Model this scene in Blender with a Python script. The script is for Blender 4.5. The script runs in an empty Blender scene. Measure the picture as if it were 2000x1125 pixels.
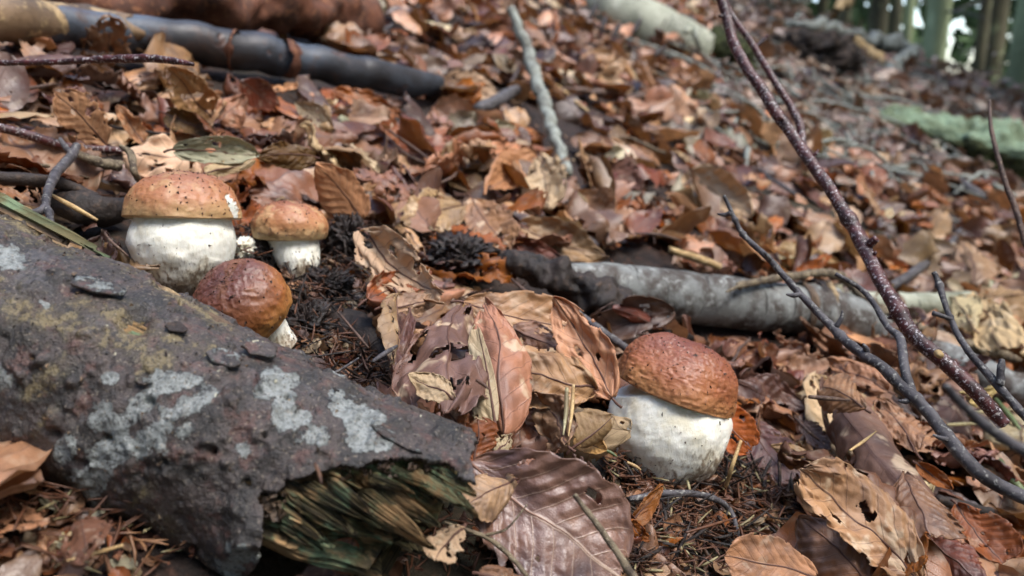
import bpy, math, random
import numpy as np
from mathutils import Vector, Matrix

random.seed(7); rng = np.random.default_rng(7)
SC = bpy.context.scene
COL = SC.collection

# ------------------------------------------------------------------ camera, sky, sun, exposure
PITCH = math.radians(14.0); FPX = 1510.0
CAM = np.array([0.0, 0.0, 0.30])
cam_d = bpy.data.cameras.new('camera'); cam = bpy.data.objects.new('camera', cam_d); COL.objects.link(cam)
cam.location = CAM; cam.rotation_euler = (math.radians(90) - PITCH, 0, 0)
cam_d.sensor_width = 36; cam_d.lens = 36 * FPX / 2000
cam_d.clip_start = 0.01; cam_d.clip_end = 400
cam_d.dof.use_dof = True; cam_d.dof.focus_distance = 0.345; cam_d.dof.aperture_fstop = 8.5
SC.camera = cam

SUN_EL, SUN_AZ = math.radians(60), math.radians(118)      # azimuth clockwise from +Y: high, from the right and a little behind the camera
world = bpy.data.worlds.new('World'); SC.world = world; world.use_nodes = True
wn = world.node_tree; wn.nodes.clear()
sky = wn.nodes.new('ShaderNodeTexSky'); sky.sky_type = 'NISHITA'; sky.sun_disc = False
sky.sun_elevation = SUN_EL; sky.sun_rotation = SUN_AZ; sky.air_density = 1.0; sky.dust_density = 1.8; sky.ozone_density = 1.0
bg = wn.nodes.new('ShaderNodeBackground'); bg.inputs['Strength'].default_value = 0.13
wo = wn.nodes.new('ShaderNodeOutputWorld')
wn.links.new(sky.outputs[0], bg.inputs[0]); wn.links.new(bg.outputs[0], wo.inputs[0])
sun_d = bpy.data.lights.new('sun', 'SUN'); sun_d.energy = 1.35; sun_d.angle = math.radians(38); sun_d.color = (1.0, 0.97, 0.93)
sun = bpy.data.objects.new('sun', sun_d); COL.objects.link(sun)
_sd = Vector((math.sin(SUN_AZ) * math.cos(SUN_EL), math.cos(SUN_AZ) * math.cos(SUN_EL), math.sin(SUN_EL)))
sun.rotation_euler = _sd.to_track_quat('Z', 'Y').to_euler(); sun.location = _sd * 20
SC.view_settings.view_transform = 'Standard'; SC.view_settings.look = 'None'
SC.view_settings.gamma = 1; SC.view_settings.use_curve_mapping = False
SC.view_settings.exposure = 2.0
SC.render.engine = 'CYCLES'
SC.cycles.max_bounces = 6; SC.cycles.diffuse_bounces = 3; SC.cycles.glossy_bounces = 2
SC.cycles.transmission_bounces = 3; SC.cycles.transparent_max_bounces = 4
SC.cycles.use_denoising = True

# ------------------------------------------------------------------ noise
def _hash(ix, iy, iz, seed):
    h = (ix.astype(np.int64) * 374761393 + iy.astype(np.int64) * 668265263 + iz.astype(np.int64) * 2147483647 + seed * 974634777)
    h = (h ^ (h >> 13)) * 1274126177 & 0x7fffffffffff
    h = (h ^ (h >> 16)) & 0xffffff
    return h / float(0xffffff)
def vnoise(p, seed=0):
    """value noise in -1..1 for p (...,3)"""
    p = np.asarray(p, float); i = np.floor(p).astype(np.int64); f = p - i; f = f * f * f * (f * (f * 6 - 15) + 10)
    x, y, z = i[..., 0], i[..., 1], i[..., 2]; r = 0
    for dx in (0, 1):
        wx = f[..., 0] if dx else 1 - f[..., 0]
        for dy in (0, 1):
            wy = f[..., 1] if dy else 1 - f[..., 1]
            for dz in (0, 1):
                wz = f[..., 2] if dz else 1 - f[..., 2]
                r = r + wx * wy * wz * _hash(x + dx, y + dy, z + dz, seed)
    return r * 2 - 1
def fbm(p, oct=4, seed=0, gain=.5, lac=2.03):
    a, s, t = 1.0, 0, 0; p = np.asarray(p, float)
    for k in range(oct):
        s = s + a * vnoise(p + k * 17.3, seed + k * 31); t += a; a *= gain; p = p * lac
    return s / t * 1.4
def smooth(a, b, x):
    t = np.clip((np.asarray(x, float) - a) / (b - a), 0, 1); return t * t * (3 - 2 * t)
def lin(r, g, b):
    f = lambda c: c / 255 / 12.92 if c / 255 <= .04045 else ((c / 255 + .055) / 1.055) ** 2.4
    return (f(r), f(g), f(b), 1.0)

# ------------------------------------------------------------------ the lie of the ground
def H(x, y):
    x = np.asarray(x, float); y = np.asarray(y, float)
    yy = np.minimum(y, 5.5); over = np.maximum(y - 5.5, 0)
    xx = np.clip(x, -4, 7)
    b = 0.21 * yy + 0.0115 * np.maximum(yy - 0.8, 0) ** 2
    z = 0.055 - 0.33 * xx + b - 0.25 * np.minimum(over, 6)
    p = np.stack([x, y, 0 * x], -1)
    far = smooth(.5, 3, np.hypot(x, y))
    z = z + fbm(p * 5.0, 3, 11) * (.006 + .03 * far) + fbm(p * 22.0, 3, 12) * .004
    return z
H_exact = H
_GR = []
for (x0, x1, y0, y1, st) in ((-1.3, 1.5, -.2, 2.0, .01), (-14, 18, -4, 28, .06)):
    _x = np.arange(x0, x1, st); _y = np.arange(y0, y1, st); _GR.append((x0, y0, st, H_exact(*np.meshgrid(_x, _y, indexing='ij'))))
def H(x, y):
    """H_exact read from two stored grids (fast)"""
    x = np.asarray(x, float); y = np.asarray(y, float); out = None
    for x0, y0, st, g in _GR[::-1]:
        fx, fy = (x - x0) / st, (y - y0) / st; inside = (fx >= 0) & (fx < g.shape[0] - 1.001) & (fy >= 0) & (fy < g.shape[1] - 1.001)
        cx, cy = np.clip(fx, 0, g.shape[0] - 1.001), np.clip(fy, 0, g.shape[1] - 1.001); i, j = cx.astype(int), cy.astype(int); u, v = cx - i, cy - j
        z = (g[i, j] * (1 - u) + g[i + 1, j] * u) * (1 - v) + (g[i, j + 1] * (1 - u) + g[i + 1, j + 1] * u) * v
        out = z if out is None else np.where(inside, z, out)
    return out
def ray(px, py):
    return np.array([(px - 1000) / FPX, 0, 0]) + np.array([0, math.cos(PITCH), -math.sin(PITCH)]) + (562.5 - py) / FPX * np.array([0, math.sin(PITCH), math.cos(PITCH)])
def P(px, py, d):
    return CAM + ray(px, py) * d
def at(px, py, lift=0.0):
    """the point of the ground (raised by lift) seen towards a place in the photograph"""
    r = ray(px, py); ds = np.geomspace(.12, 14, 500); q = CAM + r * ds[:, None]
    under = q[:, 2] < H(q[:, 0], q[:, 1]) + lift
    if not under.any(): return CAM + r * 14
    k = int(np.argmax(under)); lo, hi = ds[max(k - 1, 0)], ds[k]
    for _ in range(2):
        ds = np.linspace(lo, hi, 24); q = CAM + r * ds[:, None]; k = int(np.argmax(q[:, 2] < H(q[:, 0], q[:, 1]) + lift)); lo, hi = ds[max(k - 1, 0)], ds[k]
    return CAM + r * hi
def depth(p):
    return (np.asarray(p) - CAM) @ np.array([0, math.cos(PITCH), -math.sin(PITCH)])
def project(p):
    q = np.asarray(p) - CAM; d = depth(p)
    return 1000 + q[..., 0] / d * FPX, 562.5 - (q @ np.array([0, math.sin(PITCH), math.cos(PITCH)])) / d * FPX, d
def gnormal(x, y, e=.01):
    return unit(np.array([-(H(x + e, y) - H(x - e, y)) / (2 * e), -(H(x, y + e) - H(x, y - e)) / (2 * e), 1.0]))
def unit(v):
    v = np.asarray(v, float); return v / (np.linalg.norm(v, axis=-1, keepdims=True) + 1e-12)

# ------------------------------------------------------------------ objects
def mesh(name, verts, faces, mats=(), uv=None, attrs=None, smoothed=True, midx=None):
    """verts (n,3); faces (m,3|4) array or a list of such arrays"""
    me = bpy.data.meshes.new(name)
    fl = [np.asarray(f, np.int32) for f in (faces if isinstance(faces, list) else [faces]) if len(f)]
    verts = np.asarray(verts, np.float32)
    nl = sum(f.size for f in fl); nf = sum(len(f) for f in fl)
    me.vertices.add(len(verts)); me.vertices.foreach_set('co', verts.ravel())
    me.loops.add(nl); li = np.concatenate([f.ravel() for f in fl]); me.loops.foreach_set('vertex_index', li)
    tot = np.concatenate([np.full(len(f), f.shape[1], np.int32) for f in fl]); st = np.concatenate([[0], np.cumsum(tot)[:-1]]).astype(np.int32)
    me.polygons.add(nf); me.polygons.foreach_set('loop_start', st); me.polygons.foreach_set('loop_total', tot)
    me.polygons.foreach_set('use_smooth', np.full(nf, smoothed))
    if midx is not None: me.polygons.foreach_set('material_index', np.asarray(midx, np.int32))
    if uv is not None:
        l = me.uv_layers.new(name='UVMap'); l.data.foreach_set('uv', np.asarray(uv, np.float32)[li].ravel())
    for k, v in (attrs or {}).items():
        v = np.asarray(v, np.float32)
        if v.ndim == 1:
            a = me.attributes.new(k, 'FLOAT', 'POINT'); a.data.foreach_set('value', v)
        else:
            a = me.attributes.new(k, 'FLOAT_COLOR', 'POINT'); a.data.foreach_set('color', v.ravel())
    for m in mats: me.materials.append(m)
    me.update(); me.validate(clean_customdata=False)
    return me
def link(name, me, loc=(0, 0, 0), parent=None):
    o = bpy.data.objects.new(name, me); COL.objects.link(o); o.location = loc
    if parent is not None: o.parent = parent
    return o
def tag(o, label=None, cat=None, group=None, kind=None):
    for k, v in (('label', label), ('category', cat), ('group', group), ('kind', kind)):
        if v: o[k] = v
    return o
def empty(name, loc):
    o = bpy.data.objects.new(name, None); COL.objects.link(o); o.location = loc; o.empty_display_size = .01; return o
def grid_faces(n, m, wrap=False):
    """n rows, m columns of vertices -> quads; wrap joins the last column to the first"""
    i = np.arange(n - 1)[:, None]; j = np.arange(m if wrap else m - 1)[None, :]
    a = i * m + j; b = i * m + (j + 1) % m
    return np.stack([a, b, b + m, a + m], -1).reshape(-1, 4)
def catmull(pts, n):
    pts = np.asarray(pts, float); m = len(pts)
    if m == 2: t = np.linspace(0, 1, n)[:, None]; return pts[0] * (1 - t) + pts[1] * t
    e = np.vstack([2 * pts[0] - pts[1], pts, 2 * pts[-1] - pts[-2]])
    seg = np.linalg.norm(np.diff(pts[:, :3], axis=0), axis=1); cum = np.concatenate([[0], np.cumsum(seg)]); s = np.linspace(0, cum[-1], n)
    k = np.clip(np.searchsorted(cum, s, 'right') - 1, 0, m - 2); t = ((s - cum[k]) / (seg[k] + 1e-12))[:, None]
    a, b, c, d = e[k], e[k + 1], e[k + 2], e[k + 3]
    return .5 * (2 * b + (c - a) * t + (2 * a - 5 * b + 4 * c - d) * t * t + (3 * b - a - 3 * c + d) * t ** 3)
def frames(c):
    t = unit(np.gradient(c, axis=0)); n = np.zeros_like(t)
    a = np.array([0, 0, 1.0]); a = a if abs(t[0] @ a) < .9 else np.array([1.0, 0, 0])
    n[0] = unit(a - t[0] * (a @ t[0]))
    for i in range(1, len(c)): n[i] = unit(n[i - 1] - t[i] * (n[i - 1] @ t[i]))
    return t, n, np.cross(t, n)
def tube_data(pts, n=40, seg=14, rough=.08, freq=60, seed=0, kink=0.0, caps=(True, True), knots=(), jag=0.0):
    """pts (k,4): x y z radius; returns verts, faces(list), uv in metres"""
    q = catmull(pts, n); c, r = q[:, :3].copy(), np.maximum(q[:, 3], 1e-4)
    s = np.concatenate([[0], np.cumsum(np.linalg.norm(np.diff(c, axis=0), axis=1))])
    if kink:
        w = np.stack([s * 45, 0 * s, 0 * s], -1)
        env = np.minimum(1, np.minimum(s, s[-1] - s) / (s[-1] * .1 + 1e-9))[:, None]
        c = c + np.stack([vnoise(w, seed + 1), vnoise(w, seed + 2), vnoise(w, seed + 3)], -1) * (kink * r)[:, None] * env
    for (ks, kw, kh) in knots: r = r * (1 + kh * np.exp(-((s / s[-1] - ks) / kw) ** 2))
    t, nn, b = frames(c); th = np.linspace(0, 2 * np.pi, seg, endpoint=False)
    d = np.cos(th)[None, :, None] * nn[:, None] + np.sin(th)[None, :, None] * b[:, None]
    base = c[:, None] + d * r[:, None, None]
    rr = r[:, None] * (1 + rough * fbm(base * freq, 3, seed))
    v = c[:, None] + d * rr[..., None]
    if jag:
        for e, sg in ((0, -1), (-1, 1)): v[e] += t[e] * sg * (r[e] * jag * (.3 + fbm(np.stack([np.cos(th) * 2.2, np.sin(th) * 2.2, 0 * th], -1), 3, seed + 9)))[..., None]
    u = np.repeat(s[:, None], seg, 1); vv = np.repeat((th / (2 * np.pi))[None], n, 0)
    uv = np.stack([u, vv], -1).reshape(-1, 2); V = v.reshape(-1, 3); F = [grid_faces(n, seg, True)]
    for e, on in ((0, caps[0]), (n - 1, caps[1])):
        if on:
            k = len(V); V = np.vstack([V, c[e] + t[e] * (-1 if e == 0 else 1) * r[e] * (.0 if jag else .35)]); uv = np.vstack([uv, [s[e], .5]])
            i = np.arange(seg); j = (i + 1) % seg; o = e * seg
            F.append(np.stack([np.full(seg, k), o + (j if e == 0 else i), o + (i if e == 0 else j)], -1))
    return V, F, uv
def tube(name, pts, mat, parent=None, loc=None, **kw):
    V, F, uv = tube_data(np.asarray(pts, float), **kw)
    o0 = np.array(parent_loc(parent)) if parent is not None else (np.asarray(pts[0])[:3] if loc is None else np.asarray(loc))
    me = mesh(name, V - o0, F, [mat], uv=uv)
    return link(name, me, (0, 0, 0) if parent is not None else o0, parent)
def parent_loc(o):
    l = np.zeros(3)
    while o is not None: l = l + np.array(o.location); o = o.parent
    return l
def pts_at(lst):
    """(px, py, lift or ('d', depth), radius in px) -> world points with real radii"""
    out = []
    for px, py, l, rp in lst:
        q = P(px, py, l[1]) if isinstance(l, tuple) else at(px, py, l)
        out.append([*q, rp * depth(q) / FPX])
    return np.array(out)
def join(parts):
    """list of (V, F(list or array), uv) -> one"""
    V, U, F4, F3, n = [], [], [], [], 0
    for v, f, u in parts:
        for g in (f if isinstance(f, list) else [f]):
            (F4 if g.shape[1] == 4 else F3).append(g + n)
        V.append(v); U.append(u if u is not None else np.zeros((len(v), 2))); n += len(v)
    return np.vstack(V), [np.vstack(x) for x in (F4, F3) if x], np.vstack(U)
# ------------------------------------------------------------------ materials
class NT:
    def __init__(s, name):
        s.m = bpy.data.materials.new(name); s.m.use_nodes = True; s.t = s.m.node_tree; s.t.nodes.clear()
        s.out = s.t.nodes.new('ShaderNodeOutputMaterial')
    def n(s, typ, ins=None, **props):
        x = s.t.nodes.new('ShaderNode' + typ)
        for k, v in props.items(): setattr(x, k, v)
        for k, v in (ins or {}).items(): s.put(x.inputs[k], v)
        return x
    def put(s, sock, v):
        if isinstance(v, bpy.types.NodeSocket): s.t.links.new(v, sock)
        else: sock.default_value = v
    def math(s, op, a, b=0.0, c=0.0, clamp=False):
        return s.n('Math', {0: a, 1: b, 2: c}, operation=op, use_clamp=clamp).outputs[0]
    def mix(s, f, a, b, blend='MIX'):
        return s.n('Mix', {0: f, 6: a, 7: b}, data_type='RGBA', blend_type=blend).outputs[2]
    def step(s, x, a, b):
        return s.n('MapRange', {0: x, 1: a, 2: b, 3: 0.0, 4: 1.0}, interpolation_type='SMOOTHSTEP').outputs[0]
    def noise(s, scale, detail=4, rough=.55, vec=None, w=None, dist=0.0):
        x = s.n('TexNoise', {'Scale': scale, 'Detail': detail, 'Roughness': rough, 'Distortion': dist}, noise_dimensions='4D' if w is not None else '3D')
        if vec is not None: s.put(x.inputs['Vector'], vec)
        if w is not None: s.put(x.inputs['W'], w)
        return x.outputs[0]
    def voro(s, scale, vec=None, feature='F1'):
        x = s.n('TexVoronoi', {'Scale': scale}, feature=feature)
        if vec is not None: s.put(x.inputs['Vector'], vec)
        return x.outputs[0]
    def ramp(s, f, stops):
        x = s.n('ValToRGB', {0: f}); e = x.color_ramp.elements
        while len(e) < len(stops): e.new(.5)
        for k, (p, c) in enumerate(stops): e[k].position = p; e[k].color = c
        return x.outputs[0]
    def obj(s): return s.n('TexCoord').outputs['Object']
    def scalev(s, vec, sc):
        return s.n('Mapping', {0: vec, 3: sc}).outputs[0]
    def bump(s, h, strength=.5, dist=.001, prev=None):
        x = s.n('Bump', {'Height': h, 'Strength': strength, 'Distance': dist})
        if prev is not None: s.put(x.inputs['Normal'], prev)
        return x.outputs[0]
    def bsdf(s, col, rough=.6, normal=None, spec=.5, sss=0, sssr=None, coat=0, coatr=.2):
        x = s.n('BsdfPrincipled', {'Base Color': col, 'Roughness': rough, 'Specular IOR Level': spec})
        if normal is not None: s.put(x.inputs['Normal'], normal)
        if sss: x.inputs['Subsurface Weight'].default_value = sss; x.inputs['Subsurface Radius'].default_value = sssr or (1, .6, .4); x.inputs['Subsurface Scale'].default_value = .003
        if coat: s.put(x.inputs['Coat Weight'], coat); x.inputs['Coat Roughness'].default_value = coatr
        return x.outputs[0]
    def done(s, shader):
        s.t.links.new(shader, s.out.inputs[0]); return s.m

def leaf_material(name, source='object', rough=.5, blotch=.6, blotch_col=(.06, .03, .022, 1), pale=.25, pale_col=(.6, .5, .36, 1), gloss=.5, vein_light=False, trans=.25, speck=.4):
    m = NT(name); oi = m.n('ObjectInfo')
    if source == 'object': base = oi.outputs['Color']; w = m.math('MULTIPLY', oi.outputs['Random'], 37.0)
    else:
        a = m.n('Attribute', attribute_name='tint'); base = a.outputs['Color']; w = 0.0
    uv = m.n('UVMap').outputs[0]; sp = m.n('SeparateXYZ', {0: uv}); u, v = sp.outputs[0], sp.outputs[1]
    g = m.n('NewGeometry'); pos = m.obj()
    s = m.math('ABSOLUTE', m.math('SUBTRACT', v, .5))                 # 0 at the midrib, .5 at the margin
    # object space is in leaf lengths: everything is scaled for a leaf one unit long
    sc = 1.0 if source == 'object' else 16.0
    n1 = m.noise(3.0 * sc, 4, .6, pos, w); n2 = m.noise(11.0 * sc, 5, .65, pos, w); n3 = m.noise(60.0 * sc, 3, .6, pos, w)
    tw = m.math('SUBTRACT', m.math('MULTIPLY', u, 8.0), m.math('MULTIPLY', s, 4.2))
    fr = m.math('ABSOLUTE', m.math('SUBTRACT', m.math('FRACT', m.math('ADD', tw, m.math('MULTIPLY', n1, .25))), .5))
    lat = m.math('SUBTRACT', 1.0, m.step(fr, .0, .055)); mid = m.math('SUBTRACT', 1.0, m.step(s, .006, .022))
    lat = m.math('MULTIPLY', lat, m.math('SUBTRACT', 1.0, m.step(s, .36, .48)))
    vein = m.math('MAXIMUM', m.math('MULTIPLY', lat, .6), mid)
    tert = m.voro(55.0 * sc, pos, 'DISTANCE_TO_EDGE')
    c = m.mix(m.math('MULTIPLY', m.step(n1, .42, .68), blotch), base, blotch_col)
    c = m.mix(m.math('MULTIPLY', m.step(n2, .52, .72), blotch * .55), c, m.mix(.6, base, blotch_col))
    c = m.mix(m.math('MULTIPLY', m.step(m.noise(6.5 * sc, 3, .5, pos, m.math('ADD', w, 9.0)), .56, .64), pale), c, pale_col)
    c = m.mix(m.math('MULTIPLY', m.step(n3, .62, .72), speck), c, (.03, .016, .012, 1))
    edge = m.step(m.math('ADD', s, m.math('MULTIPLY', n2, .12)), .5, .56)
    c = m.mix(m.math('MULTIPLY', edge, .55), c, m.mix(.5, base, (.10, .045, .02, 1)))
    c = m.mix(m.math('MULTIPLY', vein, .75), c, (.5, .36, .26, 1) if vein_light else (.11, .055, .04, 1))
    back = m.mix(.35, c, (.36, .28, .22, 1)); c = m.mix(g.outputs['Backfacing'], c, c)
    hgt = m.math('ADD', m.math('MULTIPLY', vein, .7 if not vein_light else .5), m.math('ADD', m.math('MULTIPLY', n2, .6), m.math('MULTIPLY', m.step(tert, 0, .12), .12)))
    nb = m.bump(hgt, .45, .0009)
    if source == 'object': nb = m.bump(n3, .25, .0004, nb)
    r = m.math('ADD', m.math('MULTIPLY', n2, .35), rough - .17)
    b = m.bsdf(c, r, nb, gloss)
    if trans:
        t = m.n('BsdfTranslucent', {0: m.mix(.35, c, (.45, .17, .03, 1)), 1: nb}).outputs[0]
        b = m.n('MixShader', {0: trans, 1: b, 2: t}).outputs[0]
    return m.done(b)
M = {}
M['dry'] = leaf_material('dry_leaf', rough=.43, blotch=.6, pale=.25)
M['wet'] = leaf_material('wet_leaf', rough=.40, blotch=.7, blotch_col=(.045, .028, .03, 1), pale=.18, pale_col=(.40, .27, .18, 1), gloss=.6, trans=.12)
M['spot'] = leaf_material('spotted_leaf', rough=.5, blotch=.5, blotch_col=(.07, .045, .045, 1), pale=.75, pale_col=(.62, .46, .30, 1), gloss=.5, trans=.12)
M['cream'] = leaf_material('pale_leaf', rough=.62, blotch=.3, blotch_col=(.30, .19, .11, 1), pale=.3, pale_col=(.75, .66, .48, 1), gloss=.35, trans=.3, speck=.25)
M['amber'] = leaf_material('amber_leaf', rough=.48, blotch=.45, blotch_col=(.10, .028, .01, 1), pale=.12, trans=.35)
M['smooth'] = leaf_material('smooth_leaf', rough=.45, blotch=.22, blotch_col=(.34, .12, .05, 1), pale=.08, pale_col=(.66, .44, .30, 1), gloss=.5, trans=.3, speck=.12)
M['light_vein'] = leaf_material('veined_leaf', rough=.38, blotch=.75, blotch_col=(.055, .036, .042, 1), pale=.3, pale_col=(.36, .19, .11, 1), gloss=.8, vein_light=True, trans=.08, speck=.3)
M['litter'] = leaf_material('litter_leaf', 'attr', rough=.40, blotch=.6, pale=.2, gloss=.7, trans=.2)

def bark_material(name, a, b, c, scale=(1, 1, 1), rough=.65, spec=.4, nscale=120, bumpd=.001, bstr=.7, rings=0, extra=None, coat=0, cthr=(.52, .68), nbig=.25):
    m = NT(name); p = m.scalev(m.obj(), scale)
    n1 = m.noise(nscale * nbig, 5, .6, p); n2 = m.noise(nscale, 6, .65, p); n3 = m.noise(nscale * 5, 4, .6, p)
    col = m.mix(m.step(n1, .38, .62), a, b); col = m.mix(m.step(n2, *cthr), col, c); 
    col = m.mix(m.math('MULTIPLY', m.step(n3, .55, .7), .35), col, (.02, .015, .012, 1))
    h = m.math('ADD', m.math('MULTIPLY', n2, 1.0), m.math('MULTIPLY', n3, .25))
    if rings:
        uv = m.n('UVMap').outputs[0]; sx = m.n('SeparateXYZ', {0: uv})
        w = m.n('Mapping', {0: m.n('CombineXYZ', {0: m.math('MULTIPLY', sx.outputs[0], rings), 1: m.math('MULTIPLY', sx.outputs[1], 3.0)}).outputs[0]}).outputs[0]
        ln = m.step(m.noise(1.0, 3, .6, w), .60, .68)
        col = m.mix(m.math('MULTIPLY', ln, .8), col, extra or (.03, .025, .02, 1)); h = m.math('SUBTRACT', h, m.math('MULTIPLY', ln, .8))
    return m.done(m.bsdf(col, rough, m.bump(h, bstr, bumpd), spec, coat=coat, coatr=.25))
M['grey_bark'] = bark_material('grey_beech_bark', lin(122, 124, 120), lin(66, 57, 50), lin(148, 150, 145), nscale=130, nbig=.35, rings=160, bumpd=.0016)
M['pale_bark'] = bark_material('pale_birch_bark', lin(158, 160, 140), lin(112, 114, 96), lin(182, 182, 164), nscale=50, rings=60, bumpd=.002)
M['wet_bark'] = bark_material('wet_dark_bark', lin(36, 34, 36), lin(76, 86, 98), lin(66, 48, 40), nscale=36, rough=.5, spec=.5, bumpd=.0018, rings=24, extra=lin(92, 64, 52))
M['red_bark'] = bark_material('red_brown_twig_bark', lin(78, 30, 28), lin(44, 20, 20), lin(186, 176, 176), cthr=(.57, .62), nscale=620, rough=.5, spec=.5, rings=500, extra=lin(180, 172, 164), bumpd=.0004)
M['twig'] = bark_material('grey_twig_bark', lin(78, 74, 76), lin(48, 44, 46), lin(138, 136, 130), nscale=420, rough=.6, bumpd=.0008)
M['brown_twig'] = bark_material('brown_twig_bark', lin(92, 70, 58), lin(60, 44, 38), lin(130, 108, 90), nscale=500, bumpd=.0004)
M['dark_wood'] = bark_material('dark_rotten_wood', lin(48, 38, 32), lin(28, 23, 20), lin(74, 58, 46), scale=(1, 1, 1), nscale=150, rough=.65, spec=.4, bumpd=.0025)
M['brown_rot'] = bark_material('brown_rotten_wood', lin(96, 56, 36), lin(62, 36, 24), lin(132, 86, 56), nscale=140, rough=.75, bumpd=.0015)
M['tan_wood'] = bark_material('weathered_tan_wood', lin(128, 104, 78), lin(70, 56, 44), lin(176, 150, 108), nscale=45, rough=.6, bumpd=.002)
M['lichen_twig'] = bark_material('lichen_covered_twig', lin(140, 144, 134), lin(98, 98, 90), lin(170, 176, 164), nscale=250, rough=.8, bumpd=.001)
M['scaly_twig'] = bark_material('scaly_spruce_twig', lin(120, 106, 84), lin(70, 58, 46), lin(160, 148, 120), nscale=600, rough=.8, bumpd=.0008)
M['moss_stone'] = bark_material('algae_covered_wood', lin(126, 146, 118), lin(84, 94, 66), lin(152, 172, 144), nscale=45, rough=.85, bumpd=.002)
M['moss'] = bark_material('moss', lin(52, 58, 28), lin(34, 36, 20), lin(80, 84, 40), nscale=120, rough=.95, bumpd=.004)
M['needle'] = bark_material('dead_spruce_needle', lin(92, 58, 38), lin(60, 38, 28), lin(128, 92, 62), nscale=60, rough=.5, bumpd=.0002)
M['pale_needle'] = bark_material('pale_needle', lin(150, 138, 100), lin(110, 96, 66), lin(176, 168, 130), nscale=200, rough=.5, bumpd=.0002)
M['green_needle'] = bark_material('green_needle', lin(96, 106, 66), lin(66, 80, 44), lin(130, 136, 92), nscale=200, rough=.45, bumpd=.0002)
M['crumb'] = bark_material('humus_crumbs', lin(36, 26, 22), lin(22, 17, 15), lin(64, 44, 34), nscale=400, rough=.6, bumpd=.0006)
M['tree_bark'] = bark_material('spruce_trunk_bark', lin(92, 86, 66), lin(62, 60, 46), lin(120, 122, 90), scale=(1, 1, .35), nscale=9, rough=.95, spec=.1, bumpd=.02)
M['pale_tree_bark'] = bark_material('lichened_trunk_bark', lin(142, 150, 112), lin(104, 108, 80), lin(170, 178, 138), scale=(1, 1, .35), nscale=7, rough=.95, spec=.1, bumpd=.02)
M['green_wood'] = bark_material('algae_green_wood', lin(70, 84, 60), lin(96, 84, 52), lin(104, 120, 90), scale=(.4, 1, 1), nscale=110, rough=.8, bumpd=.0015)
M['speck'] = bark_material('soil_speck', lin(64, 44, 32), lin(40, 28, 22), lin(96, 70, 50), nscale=400, rough=.7, bumpd=.0003)
M['humus'] = bark_material('dark_humus', lin(50, 40, 34), lin(30, 26, 22), lin(84, 66, 50), nscale=60, rough=.9, bumpd=.005)
M['white_tip'] = bark_material('broken_wood_end', lin(190, 160, 110), lin(150, 120, 78), lin(210, 186, 140), nscale=300)

def soil():
    m = NT('forest_soil'); p = m.obj()
    n1 = m.noise(14, 6, .65, p); n2 = m.noise(160, 5, .7, p); n3 = m.noise(3, 4, .6, p)
    c = m.mix(m.step(n1, .4, .62), lin(30, 22, 18), lin(48, 34, 27)); c = m.mix(m.step(n2, .5, .7), c, lin(74, 50, 38))
    c = m.mix(m.math('MULTIPLY', m.step(n3, .5, .65), .4), c, lin(60, 58, 36))
    return m.done(m.bsdf(c, .75, m.bump(m.math('ADD', n2, m.math('MULTIPLY', n1, .6)), .9, .004), .35))
M['soil'] = soil()

def cap_material(name, top, mid, rim, cream, wrinkle=1.0, gloss=.5, nick=False, patch=.5):
    m = NT(name); uv = m.n('UVMap').outputs[0]; sp = m.n('SeparateXYZ', {0: uv}); g = sp.outputs[1]; p = m.obj()
    n1 = m.noise(60, 4, .6, p); n2 = m.noise(350, 5, .6, p); n3 = m.noise(1500, 3, .6, p)
    gg = m.math('ADD', g, m.math('MULTIPLY', m.math('SUBTRACT', n1, .5), .5))
    c = m.ramp(gg, [(.0, top), (.38, mid), (.72, rim), (.93, cream)])
    c = m.mix(m.math('MULTIPLY', m.step(m.noise(95, 3, .5, p), .5, .66), patch), c, cream)
    c = m.mix(m.math('MULTIPLY', m.step(n2, .5, .7), .35), c, top)
    c = m.mix(m.math('MULTIPLY', m.step(n3, .64, .72), .5), c, (.09, .035, .015, 1))
    nk = m.n('Attribute', attribute_name='nick').outputs['Fac']
    c = m.mix(m.step(m.math('ADD', nk, m.math('MULTIPLY', m.math('SUBTRACT', n2, .5), .9)), .4, .55), c, (.60, .60, .52, 1))
    h = m.math('ADD', m.math('MULTIPLY', n2, 1.0 * wrinkle), m.math('MULTIPLY', n3, .25))
    return m.done(m.bsdf(c, m.math('ADD', m.math('MULTIPLY', n2, .3), .34), m.bump(h, .5, .0008), gloss, sss=.10, sssr=(1, .35, .15), coat=.05, coatr=.25))
M['cap_tan'] = cap_material('tan_porcini_cap', lin(116, 72, 54), lin(148, 96, 64), lin(166, 112, 74), lin(180, 144, 100), .6, patch=.6)
M['cap_tan2'] = cap_material('ochre_porcini_cap', lin(128, 78, 56), lin(156, 102, 68), lin(172, 120, 78), lin(198, 168, 122), .5, patch=.5)
M['cap_red'] = cap_material('chestnut_porcini_cap', lin(80, 46, 40), lin(104, 60, 42), lin(140, 84, 40), lin(168, 118, 62), 1.0, .6, patch=.15)
M['cap_brown'] = cap_material('red_brown_porcini_cap', lin(106, 58, 46), lin(128, 72, 46), lin(154, 92, 54), lin(180, 126, 80), 1.0, .6, patch=.15)

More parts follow.
